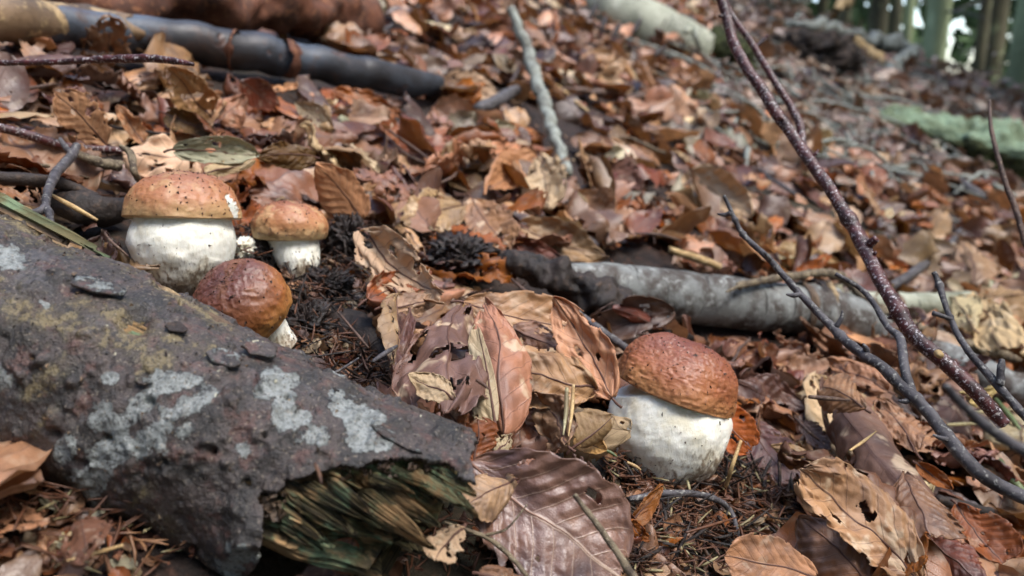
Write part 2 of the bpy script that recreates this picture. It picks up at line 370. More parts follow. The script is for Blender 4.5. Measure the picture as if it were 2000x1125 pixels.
def stem_material():
    m = NT('porcini_stem_flesh'); p = m.obj(); ps = m.scalev(p, (1, 1, .45))
    n1 = m.noise(55, 4, .6, p); n2 = m.noise(420, 5, .65, ps); n3 = m.noise(1400, 3, .6, p)
    c = m.mix(m.step(n1, .45, .7), lin(238, 236, 222), lin(222, 214, 188)); c = m.mix(m.math('MULTIPLY', m.step(n2, .48, .7), .45), c, lin(198, 190, 160))
    g = m.n('SeparateXYZ', {0: m.n('UVMap').outputs[0]}).outputs[1]
    dirt = m.math('MULTIPLY', m.step(m.math('SUBTRACT', m.math('ADD', n2, m.math('MULTIPLY', n1, .6)), m.math('MULTIPLY', g, .8)), .55, .82), .8)
    c = m.mix(dirt, c, lin(110, 84, 58)); c = m.mix(m.math('MULTIPLY', m.step(n3, .68, .73), .6), c, lin(90, 66, 46))
    return m.done(m.bsdf(c, .62, m.bump(m.math('ADD', n2, m.math('MULTIPLY', n3, .2)), .5, .0008), .35, sss=.15, sssr=(1, .8, .6)))
M['stem'] = stem_material()
def plain(name, col, rough=.6, sp=.4):
    m = NT(name); n = m.noise(300, 4, .6, m.obj()); return m.done(m.bsdf(m.mix(m.step(n, .35, .7), col, tuple([c * .6 for c in col[:3]] + [1])), rough, m.bump(n, .5, .0005), sp))
M['pores'] = plain('porcini_pores', lin(226, 218, 186))

def log_material():
    m = NT('crusty_log_bark'); p = m.obj()
    at_ = lambda n: m.n('Attribute', attribute_name=n).outputs['Fac']
    n0 = m.noise(28, 4, .6, p); n1 = m.noise(75, 5, .65, p); n2 = m.noise(260, 6, .68, p); n3 = m.noise(1100, 4, .6, p)
    c = m.mix(m.step(n1, .40, .60), lin(72, 62, 57), lin(42, 38, 34))
    c = m.mix(m.math('MULTIPLY', m.step(m.noise(120, 4, .6, p), .52, .64), .55), c, lin(100, 66, 56))            # raw reddish crust
    c = m.mix(m.math('MULTIPLY', m.step(m.noise(48, 5, .7, p, dist=.6), .55, .62), .55), c, lin(90, 86, 86))         # bluish grey plates
    al = m.math('ADD', at_('algae'), m.math('MULTIPLY', m.math('SUBTRACT', m.math('ADD', m.math('MULTIPLY', n2, .5), m.math('MULTIPLY', n1, .5)), .5), 5.0))
    c = m.mix(m.math('MULTIPLY', m.step(al, .2, 1.1), .75), c, m.mix(m.step(n2, .4, .6), lin(92, 78, 56), lin(62, 58, 42)))
    c = m.mix(m.math('MULTIPLY', m.step(m.math('ADD', al, n2), 1.3, 1.6), .6), c, lin(136, 120, 84))
    li = m.math('ADD', at_('lichen'), m.math('ADD', m.math('MULTIPLY', m.math('SUBTRACT', n1, .5), 3.4), m.math('MULTIPLY', m.math('SUBTRACT', n2, .5), 1.8)))
    lm = m.step(li, .05, .22)
    c = m.mix(m.math('MULTIPLY', lm, .92), c, m.mix(m.step(n2, .42, .62), lin(146, 150, 146), lin(108, 112, 108)))
    c = m.mix(m.math('MULTIPLY', m.step(n3, .54, .62), .7), c, lin(30, 25, 23)); c = m.mix(m.math('MULTIPLY', m.step(m.noise(800, 3, .6, p), .60, .66), .5), c, lin(150, 138, 120))
    c = m.mix(m.math('MULTIPLY', m.step(m.noise(230, 5, .75, p), .58, .62), .85), c, lin(28, 24, 24))
    c = m.mix(m.math('MULTIPLY', m.step(m.noise(150, 3, .6, m.scalev(p, (1.3, .8, 1))), .70, .73), .8), c, lin(196, 190, 160))
    h = m.math('ADD', m.math('MULTIPLY', n2, 1.0), m.math('ADD', m.math('MULTIPLY', n3, .5), m.math('MULTIPLY', lm, .25)))
    return m.done(m.bsdf(c, m.math('ADD', m.math('MULTIPLY', n2, .4), .26), m.bump(h, 1.0, .0014), .6))
M['log'] = log_material()
def fibre_material():
    m = NT('green_rotten_fibres'); uv = m.n('UVMap').outputs[0]
    s = m.n('SeparateXYZ', {0: uv}); w = m.n('CombineXYZ', {0: m.math('MULTIPLY', s.outputs[0], 14.0), 1: m.math('MULTIPLY', s.outputs[1], 90.0)}).outputs[0]
    n1 = m.noise(1.0, 6, .7, w); n0 = m.noise(55, 4, .6, m.obj()); n2 = m.noise(4.0, 5, .7, w)
    c = m.mix(m.step(n1, .38, .62), lin(52, 44, 32), lin(134, 118, 78)); c = m.mix(m.step(n0, .5, .66), c, m.mix(m.step(n1, .4, .6), lin(70, 74, 52), lin(126, 134, 96)))
    c = m.mix(m.math('MULTIPLY', m.step(n2, .48, .62), .85), c, lin(26, 20, 14))
    c = m.mix(m.math('MULTIPLY', m.math('MULTIPLY', m.step(m.noise(75, 4, .6, m.obj()), .50, .57), m.step(n1, .38, .5)), .9), c, lin(168, 134, 92))
    c = m.mix(m.math('MULTIPLY', m.math('MULTIPLY', m.step(m.noise(62, 4, .6, m.scalev(m.obj(), (1, 1.2, .9))), .52, .6), m.step(n1, .42, .55)), .8), c, lin(120, 146, 112))
    return m.done(m.bsdf(c, .7, m.bump(m.math('ADD', n1, m.math('MULTIPLY', n2, .8)), 1.0, .0022), .3))
M['fibre'] = fibre_material()
def foliage_mat():
    m = NT('far_green_foliage'); a = m.n('Attribute', attribute_name='tint').outputs['Color']
    b = m.bsdf(a, .7, None, .2); t = m.n('BsdfTranslucent', {0: a}).outputs[0]
    return m.done(m.n('MixShader', {0: .4, 1: b, 2: t}).outputs[0])
M['foliage'] = foliage_mat()
# ------------------------------------------------------------------ ground: one sheet
def axis(a, b, lo, hi, dense, far):
    """coordinates from a to b, step `dense` inside lo..hi, growing outside"""
    c = list(np.arange(lo, hi, dense)); s = dense
    x = c[-1]
    while x < b: s = min(s * 1.12, far); x += s; c.append(x)
    s = dense; x = c[0]
    while x > a: s = min(s * 1.12, far); x -= s; c.insert(0, x)
    return np.array(c)
gx = axis(-60, 80, -.5, .6, .006, 4); gy = axis(-3, 120, .1, 1.2, .006, 4)
GX, GY = np.meshgrid(gx, gy); GZ = np.where((GX > -14) & (GX < 17.9) & (GY > -4) & (GY < 27.9), H(GX, GY), H_exact(GX, GY))
pp = np.stack([GX, GY, 0 * GX], -1)
GZ = GZ + fbm(pp * 90, 3, 5) * .002 * (np.hypot(GX, GY) < 3)
gv = np.stack([GX, GY, GZ], -1).reshape(-1, 3)
ground = tag(link('ground', mesh('ground', gv, grid_faces(len(gy), len(gx)), [M['soil']])), kind='structure')

# ------------------------------------------------------------------ trees behind the crest
def tree(px, wpx, y, mat, label, lean=0.0):
    x = (px - 1000) / FPX * y * math.cos(PITCH)
    r = wpx / 2 * y / FPX
    x = (px - 1000) / FPX * (y / math.cos(PITCH)) * 1.0
    z = float(H(x, y)) - .1
    root = empty('spruce_tree', (x, y, z)); tag(root, label, 'tree', 'spruce trunks beyond the crest')
    h = 9.0
    pts = [[x, y, z, r * 1.35], [x + lean * .03, y, z + .35, r * 1.02], [x + lean * .3, y, z + 3, r * .95], [x + lean, y, z + h, r * .7]]
    tube('trunk', pts, M[mat], root, n=60, seg=20, rough=.10, freq=6, seed=int(px))
    rr = random.Random(int(px))
    for k in range(9):
        a = rr.uniform(0, 6.28); hz = rr.uniform(.9, 6); L = rr.uniform(.25, .8)
        b = np.array([x, y, z + hz]); e = b + np.array([math.cos(a) * (r + L), math.sin(a) * (r + L), rr.uniform(-.25, .05)])
        tube('dead_branch', [[*b, .018], [*((b + e) / 2 + [0, 0, .03]), .012], [*e, .004]], M['twig'], root, n=8, seg=5, rough=.05)
    # crown well above the frame
    n = 1500; cr = rng.normal(size=(n, 3)); cr = unit(cr) * (rng.random((n, 1)) ** .4)
    tall = rng.random(n); rad = (1 - tall) * 2.0 + .2
    c = np.stack([x + lean + cr[:, 0] * rad, y + cr[:, 1] * rad, z + 7 + tall * 6 + cr[:, 2] * .3], -1)
    leafcards('crown', c, .16, root)
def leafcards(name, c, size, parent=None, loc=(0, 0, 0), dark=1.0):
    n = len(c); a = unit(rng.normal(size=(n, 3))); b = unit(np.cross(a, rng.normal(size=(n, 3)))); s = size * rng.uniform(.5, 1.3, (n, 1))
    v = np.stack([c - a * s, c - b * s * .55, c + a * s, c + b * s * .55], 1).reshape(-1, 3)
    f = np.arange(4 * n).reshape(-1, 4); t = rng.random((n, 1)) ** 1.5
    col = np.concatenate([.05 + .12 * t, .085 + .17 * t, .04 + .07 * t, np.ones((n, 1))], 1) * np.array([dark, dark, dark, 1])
    o0 = parent_loc(parent) if parent is not None else np.array(loc)
    o = link(name, mesh(name, v - o0, f, [M['foliage']], attrs={'tint': np.repeat(col, 4, 0)}, smoothed=False), (0, 0, 0) if parent is not None else loc, parent)
    return o
for a in [(1560, 20, 15, 'tree_bark', 'thin greenish spruce trunk just right of the mossy stump'),
          (1604, 26, 13, 'tree_bark', 'slim dark spruce trunk second from the stump'),
          (1655, 34, 10.5, 'tree_bark', 'dark brown spruce trunk left of the first cluster of light spots'),
          (1722, 20, 16, 'pale_tree_bark', 'thin pale spruce trunk between two dark ones'),
          (1765, 44, 9.5, 'pale_tree_bark', 'broad olive spruce trunk left of the brightest sky gap'),
          (1852, 22, 11.5, 'tree_bark', 'thin reddish spruce trunk right of the brightest sky gap'),
          (1884, 36, 12, 'tree_bark', 'dark spruce trunk beside the pale lichened one'),
          (1933, 54, 8.2, 'pale_tree_bark', 'stout pale green lichened spruce trunk near the picture corner'),
          (1990, 52, 7.4, 'tree_bark', 'thick nearly black spruce trunk at the picture edge'),
          (1690, 24, 19, 'tree_bark', 'far thin spruce trunk behind the broad olive one'),
          (2075, 60, 8.5, 'tree_bark', 'dark spruce trunk just outside the picture edge'),
          (1500, 34, 18, 'tree_bark', 'far spruce trunk rising above the grey root crest')]:
    tree(*a, lean=random.uniform(-.25, .25))
n = 30000
fy = rng.uniform(20, 34, n); fx = rng.uniform(-12, 34, n); fz = rng.uniform(-5, 17, n)
gap = vnoise(np.stack([fx * .55, fz * .8, fy * 0], -1), 77)
keep = gap < .60
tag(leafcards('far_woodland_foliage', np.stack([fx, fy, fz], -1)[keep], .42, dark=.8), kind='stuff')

# unseen foliage ring, added to block low sky light from sides and behind
n = 9000; ang = rng.uniform(math.radians(125), math.radians(415), n); rad = rng.uniform(5.5, 10, n); wx, wy = rad * np.cos(ang), rad * np.sin(ang)
tag(leafcards('unseen_sky_blocking_foliage', np.stack([wx, wy, H_exact(wx, wy) * 0 + rng.uniform(-3, 8.5, n)], -1), .42, dark=.5), kind='stuff')

# ------------------------------------------------------------------ the crusty log in the foreground
A0 = P(-330, 482, .315); A1 = P(890, 1078, .283)
LR = .0395
def log_point_proj():
    pass
ln, lm = 620, 380
ax = unit(A1 - A0); L = np.linalg.norm(A1 - A0)
ref = unit(np.array([0, 0, 1.0]) - ax * ax[2]); sid = np.cross(ax, ref)
S = np.linspace(0, L, ln); TH = np.linspace(0, 2 * np.pi, lm, endpoint=False)
SS, TT = np.meshgrid(S, TH, indexing='ij')
d = np.cos(TT)[..., None] * ref + np.sin(TT)[..., None] * sid
cen = A0 + SS[..., None] * ax
base = cen + d * LR
R0 = LR * (.95 + .08 * SS / L) + fbm(base * 14, 3, 21) * .004
crust = fbm(base * 90, 4, 22); plate = smooth(-.05, .12, fbm(base * 45, 4, 23)); fine = fbm(base * 320, 4, 24)
R = R0 + crust * .0011 + plate * .0011 + fine * .00045 + np.maximum(fbm(base * 150, 3, 25) - .35, 0) * .004
V = cen + d * R[..., None]
# knobs near the broken end, beetle holes and a torn pocket
PX, PY, PD = project(V)
facing = ((V - CAM) * d).sum(-1) < 0
def bumpat(px, py, rad, h):
    global V
    q = np.where(facing, np.exp(-(((PX - px) ** 2 + (PY - py) ** 2) / rad ** 2) ** 1.3), 0)
    V = V + d * (q * h)[..., None]
for px, py, rad, h in [(470, 990, 26, .0028), (500, 1035, 34, .0034), (455, 1060, 34, .003), (230, 985, 22, .0012), (420, 790, 34, .0012)]: bumpat(px, py, rad, h)
for px, py, rad, h in [(412, 880, 9, -.006), (291, 784, 9, -.004), (108, 850, 8, -.004), (210, 856, 7, -.003), (320, 905, 6, -.003), (505, 763, 7, -.003), (270, 626, 24, -.005), (240, 630, 16, -.003), (515, 850, 5, -.003), (610, 795, 5, -.002), (165, 905, 6, -.003), (560, 775, 5, -.002), (480, 945, 8, -.004), (377, 1075, 8, -.003), (355, 590, 5, -.002), (60, 700, 6, -.003)]: bumpat(px, py, rad, h)
# surface growth, laid out along the bark
def field(caps):
    f = np.full(PX.shape, -2.0)
    for (x0, y0, x1, y1, r) in caps:
        vx, vy = x1 - x0, y1 - y0; t = np.clip(((PX - x0) * vx + (PY - y0) * vy) / (vx * vx + vy * vy + 1e-6), 0, 1)
        f = np.maximum(f, 1 - np.hypot(PX - x0 - t * vx, PY - y0 - t * vy) / r)
    return np.where(facing, f * 1.0, -2.0)
lich = field([(170, 945, 235, 880, 34), (235, 880, 300, 850, 34), (205, 815, 240, 840, 26), (240, 830, 275, 790, 22), (275, 790, 292, 770, 14), (300, 850, 330, 810, 24), (330, 810, 410, 768, 20),
              (312, 750, 372, 742, 22), (120, 875, 122, 880, 24), (350, 850, 366, 835, 13), (470, 877, 472, 880, 19), (540, 745, 560, 815, 30), (560, 820, 592, 815, 22), (520, 765, 560, 745, 22),
              (618, 852, 630, 855, 32), (690, 812, 706, 850, 32), (660, 800, 735, 812, 20), (745, 872, 752, 872, 15), (-5, 735, 5, 745, 24), (8, 500, 20, 505, 26), (213, 738, 220, 740, 18), (490, 678, 500, 682, 22),
              (650, 770, 660, 774, 14), (455, 1105, 475, 1085, 30), (80, 590, 90, 596, 8), (660, 725, 668, 730, 10)])
alg = field([(-30, 560, 130, 640, 70), (130, 640, 330, 700, 60), (150, 590, 420, 690, 42), (60, 760, 130, 700, 36), (100, 800, 70, 850, 25), (300, 1000, 330, 1030, 34), (300, 950, 250, 990, 30), (250, 520, 480, 660, 24), (-20, 430, 240, 500, 40), (250, 640, 300, 720, 50), (150, 1010, 420, 1130, 26)])
alg = np.maximum(alg, -1.0)
edge_line = np.array([[470, 1180], [505, 1100], [522, 1030], [512, 968], [545, 950], [600, 935], [650, 912], [700, 905], [760, 896], [830, 890], [880, 905], [925, 935], [1000, 1000]])
def below(px, py):
    """True where a point in the view lies on the broken side of the bark edge"""
    yb = np.interp(px, edge_line[3:, 0], edge_line[3:, 1]); xb = np.interp(py, edge_line[3::-1, 1], edge_line[3::-1, 0])
    jit = fbm(np.stack([px * .03, py * .03, 0 * px], -1), 4, 5) * 14
    return ((px > 512) & (py > yb + jit)) | ((py > 960) & (px > xb + jit)) | (px > 925 + jit)
fc = grid_faces(ln, lm, True)
vf = V.reshape(-1, 3); fcen = vf[fc].mean(1); fpx, fpy, _ = project(fcen)
ffac = ((fcen - CAM) * d.reshape(-1, 3)[fc[:, 0]]).sum(-1) < .004
sf = SS.reshape(-1)[fc[:, 0]]
gone = (below(fpx, fpy) & ffac) | (~ffac & (sf > L * .93 + .01 * np.sin(fcen[:, 0] * 700)))
log = empty('fallen_log', A0 + ax * L * .5 - np.array([0, 0, LR])); tag(log, 'thick fallen log with crusty purple-brown bark, pale lichen patches and a rotten green broken end', 'log')
LO = np.array(log.location)
uvl = np.stack([SS, TT / (2 * np.pi)], -1).reshape(-1, 2)
def compact(v, f, uv, attrs=None):
    used = np.unique(f); mp = np.full(len(v), -1); mp[used] = np.arange(len(used))
    return v[used], mp[f], uv[used], {k: a[used] for k, a in (attrs or {}).items()}
bv, bf, bu, ba = compact(vf, fc[~gone], uvl, {'lichen': lich.reshape(-1), 'algae': alg.reshape(-1)})
bark = link('bark', mesh('bark', bv - LO, bf, [M['log']], uv=bu, attrs=ba), parent=log)
md = bark.modifiers.new('thickness', 'SOLIDIFY'); md.thickness = .0022; md.offset = -1
# wood core: fibres with ragged lengths
wn_, wm = 300, 520
Sw = np.linspace(L * .0, L * .93, wn_); Tw = np.linspace(0, 2 * np.pi, wm, endpoint=False); SW, TW = np.meshgrid(Sw, Tw, indexing='ij')
dw = np.cos(TW)[..., None] * ref + np.sin(TW)[..., None] * sid
ring = np.stack([np.cos(TW) * 9, np.sin(TW) * 9, SW * 16], -1); ring2 = np.stack([np.cos(TW) * 60, np.sin(TW) * 60, SW * 70], -1)
taper = smooth(L * .82, L * .93, SW); n_a = fbm(ring, 4, 41); n_b = fbm(ring2, 4, 42)
step_ = np.stack([np.cos(TW) * 9, np.sin(TW) * 9, SW * 24], -1); n_c = fbm(step_, 3, 43)
Rw = LR * (.90 - .10 * smooth(L * .70, L * .8, SW) * (n_a > -.1)) + n_b * .0013 + n_a * .003 * smooth(L * .65, L * .75, SW) + (smooth(-.03, .03, n_c) - .5) * .006 * smooth(L * .66, L * .74, SW)
cenw = A0 + SW[..., None] * ax
Rw = Rw * (1 - taper * (.42 + .75 * np.maximum(n_a, -.3)))
low = 1 - smooth(-.50, -.05, dw[..., 2])
Rw = Rw * (1 - .75 * low * smooth(L * .66, L * .72, SW) * (1 + .3 * n_b))
Rw = np.maximum(Rw, .004)
Vw = cenw + dw * Rw[..., None]
frag = fbm(np.stack([np.cos(TW) * 6, np.sin(TW) * 6, 0 * TW], -1), 3, 44) * .012
Vw = Vw + ax * (frag * smooth(L * .8, L * .93, SW))[..., None]
wv, wf, wu = Vw.reshape(-1, 3), grid_faces(wn_, wm, True), np.stack([SW, TW / (2 * np.pi)], -1).reshape(-1, 2)
wu = wu * np.array([1.0, 1.0])
k = len(wv); wv = np.vstack([wv, cenw[-1, 0] - ax * .012, cenw[0, 0]]); wu = np.vstack([wu, [L, .5], [0, .5]])
i = np.arange(wm); j = (i + 1) % wm; o = (wn_ - 1) * wm
core = link('rotten_wood', mesh('rotten_wood', wv - LO, [wf, np.vstack([np.stack([np.full(wm, k), o + i, o + j], -1), np.stack([np.full(wm, k + 1), j, i], -1)])], [M['fibre']], uv=wu), parent=log)
# splinters: wedges of fibre that stand off the core (start px, end px, half width px, outward lift)
def cyl(px, py, rad):
    """depth at which a line of sight meets the log's cylinder of this radius (or passes nearest)"""
    r = ray(px, py); o_ = CAM - A0; a = r - ax * (r @ ax); b = o_ - ax * (o_ @ ax); A_, B_, C_ = a @ a, 2 * a @ b, b @ b - rad * rad
    return (-B_ - math.sqrt(max(B_ * B_ - 4 * A_ * C_, 0))) / (2 * A_)
def splinter(x0, y0, x1, y1, w, out, seed, mat='fibre', name='splinter'):
    def onlog(px, py, e): return CAM + ray(px, py) * cyl(px, py, LR * .90 + e)
    a, b = onlog(x0, y0, out * .3), onlog(x1, y1, out)
    nrm = unit(a - (A0 + ax * ((a - A0) @ ax))); t = unit(b - a); side = unit(np.cross(t, nrm)); ww = w * depth(a) / FPX
    nu, nv = 40, 34; U, Q = np.meshgrid(np.linspace(0, 1, nu), np.linspace(-1, 1, nv), indexing='ij')
    prof = np.minimum(1, U * 6 + .3) * (1 - U ** 3) ** .6 + .02
    endj = 1 + .18 * fbm(np.stack([Q * 3, 0 * Q, 0 * Q + seed], -1), 3, seed)
    c = a + (b - a) * (U * np.where(U > .5, 1 + (endj - 1) * (U - .5) * 2, 1))[..., None]
    fib = fbm(np.stack([Q * 12, U * 1.1, 0 * U + seed], -1), 4, seed + 3)
    h = (1 - Q ** 2) * .0014 * prof + fib * .0016
    top = c + side * (Q * ww * prof)[..., None] + nrm * (h)[..., None]
    bot = c + side * (Q * ww * prof * .96)[..., None] - nrm * (.0012 + (1 - Q ** 2) * .002 * (1 - U))[..., None]
    v = np.vstack([top.reshape(-1, 3), bot.reshape(-1, 3)]); g = grid_faces(nu, nv); N = nu * nv
    per = np.concatenate([np.arange(nv), np.arange(1, nu) * nv + nv - 1, (nu - 1) * nv + np.arange(nv - 2, -1, -1), np.arange(nu - 2, 0, -1) * nv])
    pn = np.roll(per, -1); rim = np.stack([per, pn, pn + N, per + N], -1)
    uv = np.stack([U * .06 + seed, Q * .04], -1).reshape(-1, 2); uv = np.vstack([uv, uv])
    link(name, mesh(name, v - LO, np.vstack([g[:, ::-1], g + N, rim[:, ::-1]]), [M[mat]], uv=uv), parent=log)
for k, a in enumerate([(560, 955, 690, 1040, 22, .001), (590, 945, 705, 1010, 16, .003), (640, 935, 720, 1000, 13, .005), (700, 960, 835, 1060, 22, .002), (690, 985, 790, 1040, 18, .000), (720, 930, 800, 960, 13, .004),
                       (760, 915, 830, 945, 10, .004), (800, 915, 900, 985, 15, .001), (830, 905, 920, 960, 12, .002), (740, 950, 850, 1020, 15, .000), (530, 985, 640, 1060, 15, .000), (550, 1020, 620, 1070, 12, -.001),
                       (850, 930, 925, 1000, 10, -.002), (620, 1000, 700, 1045, 12, .0)]):
    splinter(*a, seed=k + 3)
# crumbling pale edge between bark and wood
bits = []
for k in range(170):
    t = random.random(); px, py = (random.gauss(525, 16), random.uniform(945, 1010)) if k < 90 else (random.uniform(600, 915), random.gauss(912, 9))
    r = ray(px, py); c = CAM + r * cyl(px, py, LR * .97)
    s = random.uniform(.0007, .002); v = unit(rng.normal(size=(8, 3))) * s * rng.uniform(.5, 1.3, (8, 1)); 
    f = np.array([[0, 1, 2], [0, 2, 3], [0, 3, 4], [0, 4, 5], [0, 5, 6], [0, 6, 7], [1, 2, 5], [3, 4, 7], [2, 6, 7], [1, 5, 6]])
    bits.append((v + c, f, None))
v, f, u = join(bits); tag(link('wood_crumbs', mesh('wood_crumbs', v - LO, f, [M['tan_wood']], uv=u, smoothed=False), parent=log), kind='stuff')

cr = []
rc = random.Random(9); okv = np.argwhere(facing.reshape(-1) & (PX.reshape(-1) > -100) & (PX.reshape(-1) < 900) & ~below(PX.reshape(-1), PY.reshape(-1)))[:, 0]
for _ in range(900):
    s = rc.uniform(.0002, .0007) * (2.2 if rc.random() < .08 else 1); v = unit(np.array([[rc.gauss(0, 1) for _ in range(3)] for _ in range(6)])) * s
    cr.append((v + vf[okv[rc.randrange(len(okv))]], np.array([[0, 1, 2], [0, 2, 3], [0, 3, 4], [0, 4, 1], [5, 2, 1], [5, 3, 2], [5, 4, 3], [5, 1, 4]]), None))
v, f, u = join(cr); tag(link('bark_crumbs', mesh('bark_crumbs', v - LO, f, [M['tan_wood'], M['crumb']], uv=u, smoothed=False, midx=(np.arange(len(f[0])) // 8 % 3 > 0).astype(int)), parent=log), kind='stuff')
def flake(name, outline_px, lift, mat, parent=None, thick=.001, label=None, curl=.002, on_log=True, depth_=None, seed=0):
    """a bark flake or chip: outline in the view, set on the log or at a given depth"""
    o = np.array(outline_px, float); c0 = o.mean(0); ring = []
    for fr in (0, .3, .55, .78, 1.0):
        for k in range(len(o)):
            ring.append(c0 + (o[k] - c0) * fr)
    pts = []
    for q in ring:
        r = ray(*q)
        if on_log:
            dd = cyl(q[0], q[1], LR * 1.02 + lift)
        else: dd = depth_
        pts.append(CAM + r * dd)
    pts = np.array(pts); m = len(o)
    view = unit(CAM - pts.mean(0)); e = np.linalg.norm(np.array(ring) - c0, axis=1); e = e / e.max()
    pts = pts + view * ((e ** 2) * curl + fbm(pts * 260, 3, seed) * .0008)[:, None]
    f4 = grid_faces(5, m, True)
    me_o = parent_loc(parent) if parent is not None else pts.mean(0)
    ob = link(name, mesh(name, pts - me_o, f4[:, ::-1], [mat], uv=np.array(ring) / 1000), (0, 0, 0) if parent is not None else pts.mean(0), parent)
    md = ob.modifiers.new('thickness', 'SOLIDIFY'); md.thickness = thick; md.offset = -1
    if label: ob['label'] = label
    return ob
def blob(cx, cy, rx, ry, ang, seed, n=30, j=.25):
    t = np.linspace(0, 2 * np.pi, n, endpoint=False); r = 1 + j * fbm(np.stack([np.cos(t) * 1.6, np.sin(t) * 1.6, 0 * t + seed], -1), 4, seed)
    x, y = np.cos(t) * rx * r, np.sin(t) * ry * r; c, s = math.cos(math.radians(ang)), math.sin(math.radians(ang))
    return np.stack([cx + x * c - y * s, cy + x * s + y * c], -1)
flake('bark_flake', blob(190, 560, 54, 15, 8, 1), .0012, M['log'], log, label='thin brown bark flake lifting off near the mushrooms')
flake('bark_flake', blob(506, 682, 36, 16, 12, 2), .002, M['log'], log)
flake('bark_flake', blob(436, 700, 35, 16, 14, 3), .0016, M['log'], log)
flake('bark_flake', blob(440, 815, 30, 20, -30, 4), .0004, M['dark_wood'], log, .0006)
flake('bark_flake', blob(280, 745, 18, 8, 8, 5), .0006, M['log'], log)
flake('bark_flake', blob(775, 860, 55, 7, 30, 6), .0005, M['log'], log)
flake('bark_flake', blob(345, 640, 22, 10, 10, 8), .0006, M['dark_wood'], log, .0006)
# bare greenish strip along the ridge of the log
for (x0, y0, x1, y1, w, nm, mt) in [(-20, 378, 185, 486, 15, 'bark_strip', 'green_wood'), (300, 560, 470, 655, 7, 'bark_strip', 'tan_wood'), (-10, 400, 120, 468, 9, 'bark_strip', 'tan_wood')]:
    def top(px, py):
        r = ray(px, py); return CAM + r * cyl(px, py, LR)
    splinter(x0, y0, x1, y1, w, .0035, int(x0) + 50, mt, nm)
# ------------------------------------------------------------------ other fallen wood (pixel x, y, lift or ('d', depth), radius in pixels)
def branch(name, spec, mat, label, cat='branch', group=None, **kw):
    q = pts_at(spec); o = tube(name, q, M[mat], **kw); tag(o, label, cat, group); return o
def buds(b, spec, places, mat, r=.0012, L_=.005, seed=1):
    """short buds and side spurs along a twig"""
    q = catmull(pts_at(spec), 200); rr_ = random.Random(seed); o = np.array(b.location)
    for t in places:
        k = int(t * 199); c = q[k, :3]; d_ = unit(q[min(k + 1, 199), :3] - q[k - 1, :3]); s_ = unit(np.cross(d_, [rr_.gauss(0, 1), rr_.gauss(0, 1), rr_.gauss(0, 1)])); l = L_ * rr_.uniform(.6, 1.6)
        v, f, u = tube_data(np.array([[*(c + s_ * q[k, 3] * .5), r * 1.3], [*(c + s_ * (q[k, 3] + l * .5) - d_ * l * .15), r], [*(c + s_ * (q[k, 3] + l) - d_ * l * .5), r * .35]]), n=10, seg=8, rough=.15, freq=500, seed=seed + k)
        link('bud', mesh('bud', v - o, f, [M[mat]], uv=u), parent=b)
# dark wet branch, top left
q = pts_at([(-80, 30, .045, 40), (60, 42, .04, 40), (250, 66, .035, 38), (480, 100, .03, 37), (680, 138, .028, 33), (800, 158, .028, 28), (858, 163, .028, 15)])
b = tube('wet_branch', q, M['wet_bark'], n=160, seg=36, rough=.09, freq=14, seed=3, kink=.12)
tag(b, 'long wet blackish branch with bluish sheen lying across the slope behind the mushrooms', 'branch')
bp = np.array(b.location)
def collar(name, px, py, lift, rp, w, mat, parent, spec, seed):
    pass
# bare tan wood on its left end
q2 = pts_at([(-80, 30, .045, 44), (60, 42, .04, 44), (180, 56, .037, 42.5), (250, 66, .035, 38)])
v, f, u = tube_data(q2, n=80, seg=30, rough=.14, freq=30, seed=5, jag=.8); link('bare_wood', mesh('bare_wood', v - bp, f, [M['tan_wood']], uv=u), parent=b)
for k, (px, py, l_, r_, w_) in enumerate([(455, 97, .033, 37.4, 4), (560, 115, .0315, 36.4, 6)]):
    v, f, u = tube_data(pts_at([(px - w_, py - w_ * .2, l_, r_ - 1), (px, py, l_, r_ + .8), (px + w_, py + w_ * .2, l_, r_ - 1.5)]), n=14, seg=40, rough=.16, freq=45, seed=300 + k, caps=(False, False), jag=.25); link('bark_ring', mesh('bark_ring', v - bp, f, [M['brown_rot']], uv=u), parent=b)
# thick brown log behind it with a pinkish cut end
b = branch('rotten_log', [(-60, -40, .05, 62), (200, -14, .05, 60), (450, 8, .05, 56), (640, 26, .05, 46), (715, 36, .05, 38)], 'brown_rot', 'blurred thick brown rotten log at the top left above the wet branch', 'log', n=120, seg=32, rough=.5, freq=22, seed=8, jag=.1)
b = branch('fallen_birch', [(980, -90, .03, 55), (1100, -30, .03, 56), (1200, 25, .03, 57), (1300, 75, .03, 53), (1372, 108, .03, 44)], 'pale_bark', 'pale grey-green birch log with dark marks, out of focus far up the slope', 'log', n=120, seg=32, rough=.08, freq=12, seed=11, jag=.12)
bp = np.array(b.location)
for k, (x, y, a) in enumerate([(1205, 58, 60), (1160, 20, 60), (1245, 50, 60), (1290, 100, 40), (1180, 45, 70)]):
    q = pts_at([(x - 14 * math.cos(math.radians(a)), y + 14 * math.sin(math.radians(a)), .065, 3), (x, y, .07, 6), (x + 14 * math.cos(math.radians(a)), y - 14 * math.sin(math.radians(a)), .068, 3)])
    v, f, u = tube_data(q, n=10, seg=8); link('branch_scar', mesh('branch_scar', v - bp, f, [M['dark_wood']], uv=u), parent=b)
